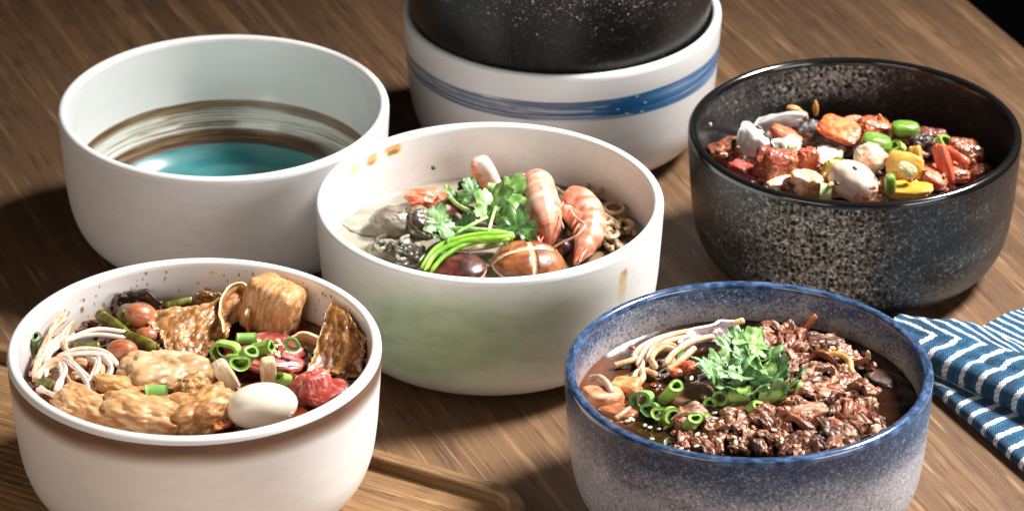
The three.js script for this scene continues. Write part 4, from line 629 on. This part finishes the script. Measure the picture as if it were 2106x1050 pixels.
  for (const [label, p, rot, k] of [['orange fried grain standing at the back wall behind the large meat', [1678, 222, 0.051], [0, 0, 4], 1], ['orange crumb behind the white onion petal at the back', [1634, 226, 0.050], [0, 0, 70], 1.5], ['second orange crumb beside the back onion petal', [1652, 236, 0.050], [0, 20, 40], 1.1], ['thin beige grain leaning on the back meat cube', [1815, 250, 0.055], [0, 0, 20], 0.8], ['beige crumb at the left wall ' + B, [1480, 304, 0.047], [0, 0, 60], 0.6]]) put('fried_grain', label, 'crumb', L(7 * k, 20, 7 * k, { amp: 0.15, seed: 270 + k * 10, detail: 8, col: two(hex(0xb0742c), hex(0xdca45c)) }), M.wet, p, rot);
  const rc = rng(64), cv = [0, 1, 2, 3, 4].map((i) => L(8, 4, 5, { amp: 0.4, freq: 2.4, seed: 280 + i, detail: 7, pow: 3, col: two([hex(0x6c2a16), hex(0x98684a), hex(0xa8763c), hex(0x4a2418), hex(0xc0a080)][i], [hex(0xb46a4c), hex(0xd8b090), hex(0xdcb070), hex(0x8c5a44), hex(0xe6d2ba)][i]) }));
  for (let i = 0; i < 46; i++) { const x = 1488 + rc() * 520, y = 250 + rc() * 140, w = at(x, y, 0.048); if (Math.hypot(w.x - bowlC[0], w.z - bowlC[2]) > 0.064 || y < 262 + Math.max(0, x - 1880) * 0.4) continue; put('meat_crumb', 'tiny crumb of roasted meat or rice between the pieces ' + B, 'crumb', cv[i % 5], M.oily, [x, y, 0.0475 + rc() * 0.006], [rc() * 90, rc() * 360, rc() * 90], 'tiny crumbs in the black bowl'); }
  const bs = sphere(3); bs.scale(0.0011, 0.0007, 0.0016);
  for (const [label, p] of [['black sesame seed near the top of the pinkish onion piece', [1759, 346, 0.0612]], ['black sesame seed at the left foot of the pinkish onion piece', [1722, 376, 0.056]], ['black sesame seed at the right side of the pinkish onion piece', [1808, 354, 0.056]], ['black sesame seed on the large grilled meat', [1696, 254, 0.061]]]) put('black_sesame_seed', label, 'sesame seed', bs, M.black_sesame, p, [20, 50, 10]);
  put('rice_grain', 'pale grain stuck on the right inner wall ' + B, 'grain', L(4, 7, 4, { detail: 4, amp: 0.1, col: two([150, 130, 110], [190, 170, 150]) }), M.dry, [2028, 244, 0.0575]);
  put('rice_grain', 'pale grain stuck on the left inner wall ' + B, 'grain', L(4, 5, 4, { detail: 4, amp: 0.1, col: two([170, 160, 150], [210, 200, 190]) }), M.dry, [1461, 256, 0.062]);
}
// ================================================================ blue rimmed bowl: beef noodle soup
{
  const h0 = 0.053, B = 'in the blue rimmed bowl';
  brothDisc('dark brown soup with oil ' + B, bowlF, h0, 0.0722, (x, z) => { const n = fbm2(x * 8 + 20, z * 8 + 20, 6, 4); return mix3(mix3(hex(0x1a0d06), hex(0x381e0e), clamp(n * 1.8 - 0.4)), hex(0x6e3e22), (1 - step(-0.9, -0.55, x + 0.2 * (n - 0.5))) * 0.85); }, liquid, 0.0005, 33);
  {
    const ro = rng(311), om = new THREE.MeshPhysicalMaterial({ color: lin(0x7c4420), roughness: 0.12, clearcoat: 1, clearcoatRoughness: 0.04 }), og = sphere(6);
    for (let i = 0, k = 0; i < 400 && k < 60; i++) { const x = 1215 + ro() * 570, y = 700 + ro() * 220, w = at(x, y, h0 + 0.0004); if (Math.hypot(w.x - bowlF[0], w.z - bowlF[2]) > 0.069) continue; k++; const q = 0.0007 + 0.0018 * ro() * ro(); const o = put('oil_droplet', 'tiny round oil droplet on the dark soup in the blue rimmed bowl', 'oil droplet', og, om, [x, y, h0 + 0.0004], [0, 0, 0], 'oil droplets in the blue rimmed bowl'); o.scale.set(q, 0.00035, q * (0.8 + 0.3 * ro())); }
  }
  const rn = rng(91), vars = [], mc = [[hex(0x4a2818), hex(0x9a5c3e), hex(0xdaa482)], [hex(0x6a4432), hex(0xb98a6c), hex(0xecceb4)], [hex(0x2c160e), hex(0x683a26), hex(0xb07c5c)], [hex(0x502a1a), hex(0x9a5638), hex(0xd89c78)]];
  const bc = (c, s) => (x, y, z) => mix3(mix3(c[0], c[1], clamp(fbm3(x * 3 + 4, y * 3, z * 3, s + 3) * 2.6 - 0.75)), c[2], clamp((noise3(x * 8, y * 8 + 3, z * 8, s + 8) - 0.58) * 3) * 0.75);
  for (let i = 0; i < 12; i++) {
    const c = mc[i % 4];
    if (i % 3 === 1) { vars.push(lump(0.0034, 0.0024, 0.0028, { pow: 2.8, amp: 0.42, freq: 2.1, seed: 300 + i, fine: 0.1, detail: 11, col: (x, y, z, s) => bc(c, s)(x, y, z) })); continue; }
    const l = 0.0115 + 0.006 * (i % 4) / 3, w = 0.0055 + 0.003 * (i % 5) / 4, k = bc(c, 300 + i);   // torn, curled slices
    vars.push(slab(18, 26, (u, v) => { const a = (u - 0.5) * (1.2 + 0.8 * (i % 2)), e = w * (0.75 + 0.6 * fbm2(u * 4, 2, 320 + i, 3)); return new THREE.Vector3((u - 0.5) * l, 0.0032 * Math.cos(a * 2.2) + 0.0030 * (fbm2(u * 4 + i, v * 3, 330 + i, 3) - 0.5) * 2 - 0.001, (v - 0.5) * e + 0.002 * (fbm2(u * 3, 7, 340 + i, 2) - 0.5)); }, (u, v) => 0.0008 + 0.0007 * noise2(u * 5, v * 5, 350 + i) + 0.0008 * noise2(u * 4, v * 13, 355 + i), (u, v) => mix3(k(u * 1.8, v * 1.8, 0.3), noise2(u * 3 + i, v * 16, 360 + i) > 0.5 ? c[2] : c[0], 0.45 * Math.abs(noise2(u * 3 + i, v * 16, 360 + i) - 0.5) * 2)));
  }
  const inside = (x, y, h, q) => { const w = at(x, y, h); return Math.hypot(w.x - bowlF[0], w.z - bowlF[2]) < q; };
  let n = 0;
  const spots = []; for (let i = 0; i < 900 && n < 150; i++) {
    const x = 1380 + rn() * 430, y = 664 + rn() * 262, dx = (x - 1640) / 165, dy = (y - 770) / 120;
    const right = x > 1560 + (y < 720 ? 0 : 20) && x < 1790, low = y > 845 && x > 1400; if (!(right || low)) continue;
    if (y < 672 + Math.max(0, (x - 1620)) * 0.42 || (x > 1770 && y < 800)) continue;
    if (spots.some(([a, b]) => Math.hypot(a - x, (b - y) * 1.7) < 19)) continue;
    const pile = 0.0055 * Math.exp(-dx * dx - dy * dy), h = h0 + 0.0012 + pile + rn() * 0.0022; if (!inside(x, y, h, 0.0675)) continue;
    spots.push([x, y]); const k = 0.55 + 0.75 * rn(); n++;
    const o = put('minced_beef', 'small brown glossy bit of minced beef ' + B, 'minced beef', vars[Math.floor(rn() * 12)], M.beef, [x, y, h], [rn() * 50 - 25, rn() * 360, rn() * 50 - 25], 'bits of minced beef in the blue rimmed bowl'); o.scale.setScalar(k);
  }
  const beef = (c) => (x, y, z, s) => mix3(mix3(c[0], c[1], clamp(fbm3(x * 2 + 4, y * 5, z * 2, s + 3) * 2.2 - 0.6)), c[2], clamp((noise3(x * 5, y * 9 + 3, z * 5, s + 8) - 0.62) * 3) * 0.6);
  for (const [label, p, r, rot, s] of [
    ['broad flat slice of beef at the right front, smooth brown', [1716, 896, 0.0565], [54, 9, 32], [8, -30, -6], 321], ['flat beef slice in the right half near the noodles', [1716, 806, 0.0595], [46, 12, 30], [6, 20, -14], 322], ['dark beef slice at the right with pale edge', [1762, 808, 0.0575], [36, 10, 20], [0, -36, -16], 323],
    ['reddish strip of beef in the front half, left of the flat slice', [1622, 856, 0.0585], [18, 32, 14], [30, 0, 30], 324], ['pinkish beef piece at the front rim centre right', [1642, 908, 0.0565], [28, 14, 20], [0, 20, 10], 325], ['rolled beef piece at the back of the meat pile', [1696, 706, 0.0605], [44, 14, 22], [0, 16, -10], 326], ['brown beef lump in front of the scallions, centre', [1578, 856, 0.0585], [30, 24, 20], [0, 20, -30], 327], ['dark beef lump at the middle front of the pile', [1668, 850, 0.0585], [44, 18, 26], [0, 10, 0], 328],
  ]) put('beef_slice', label, 'beef', L(...r, { pow: 3, amp: 0.26, freq: 1.7, seed: s, fine: 0.05, detail: 18, col: beef(mc[s % 3]) }), M.oily, p, rot);
  // noodles
  const cream = grain([236, 200, 158], [200, 148, 104], 341, 22, 3), nd = thing('wheat_noodles', 'cream wheat noodles tangled at the left back ' + B, 'noodles', at(1400, 720, h0));
  for (const l of [
    [[1310, 752, 0.0555], [1330, 716, 0.057], [1380, 690, 0.0575], [1450, 676, 0.0575]], [[1316, 770, 0.0545], [1330, 735, 0.0575], [1370, 705, 0.059], [1430, 690, 0.059]], [[1330, 742, 0.058], [1345, 715, 0.060], [1385, 712, 0.0605], [1392, 735, 0.059], [1362, 752, 0.0575]], [[1350, 758, 0.0575], [1340, 735, 0.059], [1362, 716, 0.0605], [1400, 722, 0.060]],
    [[1300, 785, 0.0545], [1312, 765, 0.056], [1330, 762, 0.056], [1352, 772, 0.0555]], [[1262, 752, 0.0545], [1290, 744, 0.0555], [1315, 736, 0.056]], [[1366, 752, 0.059], [1384, 728, 0.0615], [1420, 704, 0.062], [1470, 690, 0.061]], [[1372, 762, 0.0575], [1402, 740, 0.060], [1430, 714, 0.061]], [[1302, 740, 0.055], [1310, 722, 0.056], [1346, 700, 0.0565], [1396, 684, 0.057]], [[1316, 756, 0.056], [1322, 776, 0.0565], [1310, 792, 0.055]], [[1410, 690, 0.058], [1450, 680, 0.059], [1500, 670, 0.060]],
  ]) pathPart('noodle', nd, l, 7, cream, M.oily, { seg: 30, rad: 7 });
  const nd2 = thing('wheat_noodles', 'loose yellow noodles looping over the beef at the right ' + B, 'noodles', at(1720, 740, h0));
  for (const l of [[[1690, 732, 0.062], [1724, 728, 0.0635], [1748, 742, 0.0625], [1752, 762, 0.0605], [1772, 782, 0.058]], [[1700, 788, 0.061], [1740, 784, 0.061], [1776, 790, 0.058]], [[1660, 700, 0.061], [1690, 716, 0.062], [1720, 718, 0.0615]]]) pathPart('noodle', nd2, l, 6.5, grain([206, 160, 90], [176, 124, 66], 345), M.oily, { seg: 30, rad: 7 });
  pathThing('wheat_noodle', 'single noodle end sticking up at the back above the onion', 'noodle', [[1478, 680, 0.058], [1500, 668, 0.061], [1532, 658, 0.0635]], 7, grain([234, 196, 146], [210, 160, 110], 346), M.oily);
  pathThing('wheat_noodle', 'curved pale noodle over the tofu at the left wall ' + B, 'noodle', [[1212, 778, 0.0575], [1232, 776, 0.060], [1250, 790, 0.0605], [1258, 808, 0.059]], 7, cream, M.oily);
  pathThing('wheat_noodle', 'pale noodle under the soup at the left front ' + B, 'noodle', [[1264, 862, 0.0535], [1282, 850, 0.0545], [1300, 836, 0.0545]], 6, grain([190, 150, 110], [150, 110, 76], 347), M.oily);
  curlAt('onion_petal', 'purple and white onion strip at the back left of the coriander', 'onion', [[1398, 732, 0.057], [1420, 716, 0.058], [1456, 700, 0.059], [1506, 690, 0.059]], 0.0075, 0.0018, 351, (u, v) => mix3([226, 200, 214], mix3([250, 238, 234], [186, 140, 176], step(0.35, 0.0, v)), clamp(fbm2(u * 2, v * 14, 352, 3) * 1.7 - 0.3)), M.soft);
  put('potato_piece', 'orange brown tofu piece at the left wall ' + B, 'tofu', L(40, 22, 30, { pow: 4, amp: 0.14, seed: 361, col: two(hex(0xa8623c), hex(0xd29a74)) }), M.oily, [1240, 818, 0.0545], [0, 30, -8]);
  put('potato_piece', 'orange tofu piece right of the curved noodle at the left', 'tofu', L(30, 18, 24, { pow: 4, amp: 0.14, seed: 362, col: two(hex(0xb4703c), hex(0xdfa46c)) }), M.oily, [1288, 796, 0.055], [0, -20, 6]);
  put('potato_piece', 'sunken brown tofu slice at the left front rim ' + B, 'tofu', L(42, 12, 26, { pow: 4, amp: 0.14, seed: 363, col: two(hex(0x7c4424), hex(0xa2683e)) }), M.oily, [1270, 846, 0.0525], [0, -30, 0]);
  put('radish_piece', 'brown smooth radish piece in the middle below the coriander', 'radish', L(50, 12, 34, { pow: 3, amp: 0.12, seed: 364, col: (x, y, z) => mix3(hex(0x5e4026), hex(0x8c6844), noise3(x * 14, y * 2, z * 3, 9)) }), M.oily, [1420, 812, 0.0545], [0, 20, 0]);
  put('radish_piece', 'sunken brown radish piece in front of the scallions', 'radish', L(56, 8, 30, { pow: 3, amp: 0.15, seed: 365, col: (x, y, z) => mix3(hex(0x48301c), hex(0x765234), noise3(x * 10, y * 2, z * 3, 9)) }), M.oily, [1500, 848, 0.053], [0, -10, 0]);
  put('chili_piece', 'red chili piece between the scallions and coriander at left', 'chili', L(22, 12, 14, { amp: 0.3, freq: 2, seed: 366, col: two(hex(0x8c2c10), hex(0xd0683c)) }), M.oily, [1412, 756, 0.058], [0, 0, 20]);
  put('chili_piece', 'small red chili bit in front of the red chili piece', 'chili', L(14, 9, 10, { amp: 0.3, freq: 2, seed: 367, col: two(hex(0xa03414), hex(0xd87848)) }), M.oily, [1392, 766, 0.057], [0, 0, 0]);
  put('meat_shard', 'thin brown meat shard standing up at the back wall ' + B, 'meat shard', L(8, 30, 8, { pow: 3, amp: 0.12, seed: 368, shape: (v) => 1 - 0.25 * v.y, col: two(hex(0x5c2a14), hex(0x94502c)) }), M.oily, [1664, 664, 0.0615], [0, 20, -44]);
  put('bean_sprout', 'pale brown sprout standing in the soup at the right', 'bean sprout', L(6, 26, 6, { pow: 3, amp: 0.1, seed: 369, col: two(hex(0x8a6a3a), hex(0xb89258)) }), M.oily, [1786, 744, 0.060], [0, 0, 3]);
  put('beef_slice', 'sunken dark beef slice by the right wall ' + B, 'beef', L(40, 10, 30, { pow: 3, amp: 0.3, seed: 370, col: beef([hex(0x1f120b), hex(0x48291b), hex(0x5e3a28)]) }), M.oily, [1818, 778, 0.0535], [0, -20, -6]);
  const ca = hex(0x497c40), cb = hex(0xa0c48c), cd = hex(0x41702f), ce = hex(0x88b060);
  sprig('coriander', 'large curly coriander bunch on top of the beef noodle soup', 'coriander', [1540, 760, 0.062], [
    [1470, 770, 0.0650, 37, [42, 60, 0], 21, ca, cb, 0.4], [1502, 800, 0.0650, 34, [40, 150, 0], 22, ca, cb, 0.4], [1540, 775, 0.0670, 39, [40, -10, 0], 23, ca, cb, 0.45], [1590, 780, 0.0660, 39, [42, -80, 0], 24, ca, cb, 0.4], [1620, 800, 0.0640, 31, [44, -120, 0], 25, ca, cb, 0.4], [1560, 806, 0.0650, 32, [44, 190, 0], 26, cd, cb, 0.4],
    [1500, 720, 0.0640, 32, [36, 40, 0], 27, cd, ce, 0.35], [1545, 706, 0.0660, 37, [30, -20, 0], 28, hex(0x5c9c3c), hex(0xbcd88c), 0.3], [1585, 735, 0.0650, 32, [40, -60, 0], 29, ca, ce, 0.4], [1480, 745, 0.0630, 29, [44, 80, 0], 30, cd, ce, 0.4], [1530, 740, 0.0660, 31, [44, 20, 0], 31, ca, cb, 0.4], [1600, 760, 0.0660, 29, [50, -40, 0], 32, ca, cb, 0.4],
    [1452, 752, 0.0640, 30, [46, 100, 0], 33, ca, cb, 0.5], [1520, 770, 0.0680, 36, [30, 120, 0], 34, ca, cb, 0.5], [1566, 760, 0.0680, 36, [34, -150, 0], 35, cd, ce, 0.5], [1486, 790, 0.0640, 32, [50, 100, 0], 36, cd, ce, 0.5], [1632, 784, 0.0640, 32, [50, -100, 0], 37, ca, cb, 0.5], [1600, 804, 0.0640, 34, [46, -170, 0], 38, ca, cb, 0.5], [1556, 726, 0.0665, 34, [30, 60, 0], 39, hex(0x5c9c3c), hex(0xa8cc80), 0.4], [1518, 700, 0.0640, 30, [40, 20, 0], 40, cd, ce, 0.4],
  ], [[[[1500, 800, 0.060], [1530, 770, 0.064], [1560, 740, 0.065]], 4, cd, ce, 1], [[[1600, 800, 0.060], [1630, 806, 0.060], [1652, 800, 0.060]], 5, hex(0x5a9a2a), hex(0xa4d066), 2]]);
  for (const [label, p, r, l, rot, s, d] of [
    ['long pale green scallion tube leaning at the left of the soup', [1380, 806, 0.0600], 13, 58, [30, 0, -22], 41], ['dark green scallion slice left of the long tube', [1320, 822, 0.0570], 22, 26, [60, 30, 50], 42, 1], ['dark green scallion slice below the long tube', [1340, 842, 0.0565], 16, 30, [60, 0, 20], 43, 1], ['curved bright scallion slice at the left front ' + B, [1386, 856, 0.0575], 20, 18, [70, 0, -20], 44], ['small bright scallion ring beside the curved slice', [1358, 850, 0.0575], 14, 22, [50, 20, 20], 45], ['scallion tube leaning at the front left rim ' + B, [1422, 872, 0.0585], 11, 54, [30, 0, -18], 46], ['pale scallion bit beside the front left tube', [1446, 862, 0.0575], 9, 26, [40, 0, -50], 47],
    ['thick bright scallion piece centre, below the coriander', [1522, 812, 0.0620], 17, 42, [20, 0, -80], 48], ['round scallion slice left of the thick centre piece', [1488, 818, 0.0600], 17, 22, [60, 0, 30], 49], ['small scallion ring at the left of the centre pieces', [1464, 828, 0.0585], 11, 22, [60, 0, 20], 50], ['thick bright scallion piece right of centre, below the coriander', [1588, 814, 0.0615], 15, 52, [10, 0, 78], 51], ['pale split scallion piece in front of the centre pieces', [1550, 842, 0.0600], 13, 38, [30, 0, -40], 52], ['small scallion bit hidden behind the long left tube', [1398, 736, 0.0580], 13, 26, [50, 0, -40], 53, 1], ['light scallion end below the right coriander', [1645, 796, 0.0635], 10, 24, [20, 0, 60], 54], ['green scallion speck sunk at the right front ' + B, [1800, 864, 0.0540], 7, 16, [20, 0, 60], 55, 1],
  ]) onion(label, p, r, l, rot, s, d ? hex(0x2f7a1c) : hex(0x5da01a), d ? hex(0x66ac38) : hex(0xaada48));
  const sg = sphere(3); sg.scale(0.0009, 0.0006, 0.0014); let m = 0;
  for (let i = 0; i < 600 && m < 95; i++) { const x = 1290 + rn() * 510, y = 690 + rn() * 235; if (x > 1430 && x < 1650 && y < 800) continue; const hit = spots.some(([a, b]) => Math.hypot(a - x, b - y) < 13), h = h0 + (hit ? 0.006 : 0.0009); if ((!hit && x < 1560 && y < 860 && !(y > 770 && rn() < 0.5)) || !inside(x, y, h, 0.069)) continue; m++; put('sesame_seed', 'pale sesame seed floating ' + B, 'sesame seed', sg, M.sesame, [x, y, h], [rn() * 60 - 30, rn() * 360, rn() * 60 - 30], 'sesame seeds in the blue rimmed bowl'); }
}

// ================================================================ folded tea towel with white chevrons
{
  const A = at(1840, 752, 0), D = at(2106, 890, 0), ax = D.clone().sub(A).setY(0).normalize(), ac = new THREE.Vector3(ax.z, 0, -ax.x);   // ax along the fold, ac away from the camera
  const S0 = -0.03, SL = 0.26, C0 = 0.11, CL = 0.17, apex = at(1969, 679, 0.018).sub(A).add(new THREE.Vector3(0.0125, 0, 0.014)), per = 0.0108;
  const weave = tex(1792, 1152, (u, v) => {                // the cloth laid flat: u along the fold, v across it from the back to the front
    const s = S0 + u * SL, c = C0 - v * CL, X = ax.x * s + ac.x * c, Z = ax.z * s + ac.z * c, Z0 = apex.z + 0.5 * (X - apex.x);
    const q = (((X - apex.x + (Z > Z0 ? 0.85 * (Z - Z0) : 1.64 * (Z0 - Z)) + 0.0007 * (fbm2(u * 40, v * 26, 3, 2) - 0.5)) / per) % 1 + 1) % 1;
    const edge = 0.07 * (noise2(u * 330, v * 210, 6) - 0.5), e = q + edge, white = e > 0.72 || e < 0.02;
    const n = (hsh(Math.floor(u * 640), Math.floor(v * 400), 1, 5) - 0.5) * 34;
    const rib = 0.5 + 0.5 * Math.cos((Z - X * 0.3) / 0.0018 * Math.PI * 2);
    const blue = mix3(mix3(hex(0x126085), hex(0x0d304c), clamp(fbm2(u * 40, v * 24, 9, 3) * 1.4 - 0.3)), hex(0x12273d), step(0.25, 0.0, Math.abs(e - 0.36)) * 0.5);
    const k = white ? mix3([226, 226, 224], [120, 130, 142], rib * 0.45) : blue;
    return [k[0] + n, k[1] + n, k[2] + n];
  });
  const bump = tex(256, 256, (u, v) => 128 + 80 * Math.sin(u * Math.PI * 48) * Math.sin(v * Math.PI * 48) + 60 * (hsh(Math.floor(u * 256), Math.floor(v * 256), 1, 8) - 0.5), false);
  bump.repeat.set(9, 6);
  const m = std(0xffffff, 0.95, { map: weave, bumpMap: bump, bumpScale: 0.0006, sheen: 0.25, sheenRoughness: 0.8, sheenColor: new THREE.Color(0.5, 0.6, 0.7) });
  const t = thing('tea_towel', 'folded blue tea towel with white chevrons beside the blue rimmed bowl', 'tea towel', A);
  // a folded layer: from its back edge over the top, round the front fold and back underneath
  const layer = (name, s0, s1, back, front, yTop, th, seed, { rise = 0, puff = 0.003, drop = 0.008, cs = 0, endDrop = 0, cc = 0 } = {}) => {
    const r = th / 2;
    const g = slab(96, 84, (u, v) => {
      const s = mix(s0, s1, u), b = back(s), f = front(s), w = b - f; let c, y, fl;
      const top = (k) => yTop + rise * Math.sin(Math.PI * (0.12 + 0.72 * k)) - drop * Math.pow(1 - k, 3) - endDrop * (1 - step(-0.014, 0.022, s)) + puff * (fbm2(s * 30 + seed + 1.6 * k, k * 2.4, seed, 4) - 0.5) * 2;
      if (v < 0.66) { const k = v / 0.66; c = b - (w - r) * k; y = top(k); fl = c; }
      else if (v < 0.86) { const a = (v - 0.66) / 0.20 * Math.PI; c = f + r - r * Math.sin(a); y = top(1) - r * (1 - Math.cos(a)) * (1 + 0.12 * Math.sin(a)); fl = f + r - r * a; }
      else { const k = (v - 0.86) / 0.14; c = f + r + (w - r) * 0.6 * k; y = top(1) - th; fl = f + r - r * Math.PI - w * 0.6 * k; }
      return new THREE.Vector3(ax.x * s + ac.x * c, Math.max(y, 0.0012), ax.z * s + ac.z * c);
    }, 0.0013);
    const uv = g.attributes.uv;
    for (let i = 0; i < uv.count; i++) {
      const u = uv.getX(i), v = uv.getY(i), s = mix(s0, s1, u), b = back(s), f = front(s), w = b - f, k = v / 0.66;
      const fl = v < 0.66 ? b - (w - r) * k : v < 0.86 ? f + r - r * (v - 0.66) / 0.20 * Math.PI : f + r - r * Math.PI - w * 0.6 * (v - 0.86) / 0.14;
      uv.setXY(i, (s - S0 + cs) / SL, (C0 - fl - cc) / CL);
    }
    return mesh(name, g, m, t);
  };
  layer('upper_fold', -0.012, 0.21, (s) => 0.043 - 0.55 * Math.max(0, 0.018 - s), () => -0.001, 0.0152, 0.0108, 3, { rise: 0.0045, puff: 0.0046, endDrop: 0.0055 });
  layer('lower_fold', -0.016, 0.21, () => 0.036, (s) => -0.002 - 0.27 * Math.max(0, s - 0.015), 0.0060, 0.0048, 8, { cs: 0.0045, puff: 0.0014, drop: 0.001, cc: 0.030 });
  layer('back_fold', 0.0105, 0.22, () => 0.100, () => 0.033, 0.0088, 0.0070, 12, { cs: -0.004, puff: 0.0024, drop: 0.006 });
}
renderer.render(scene, camera);
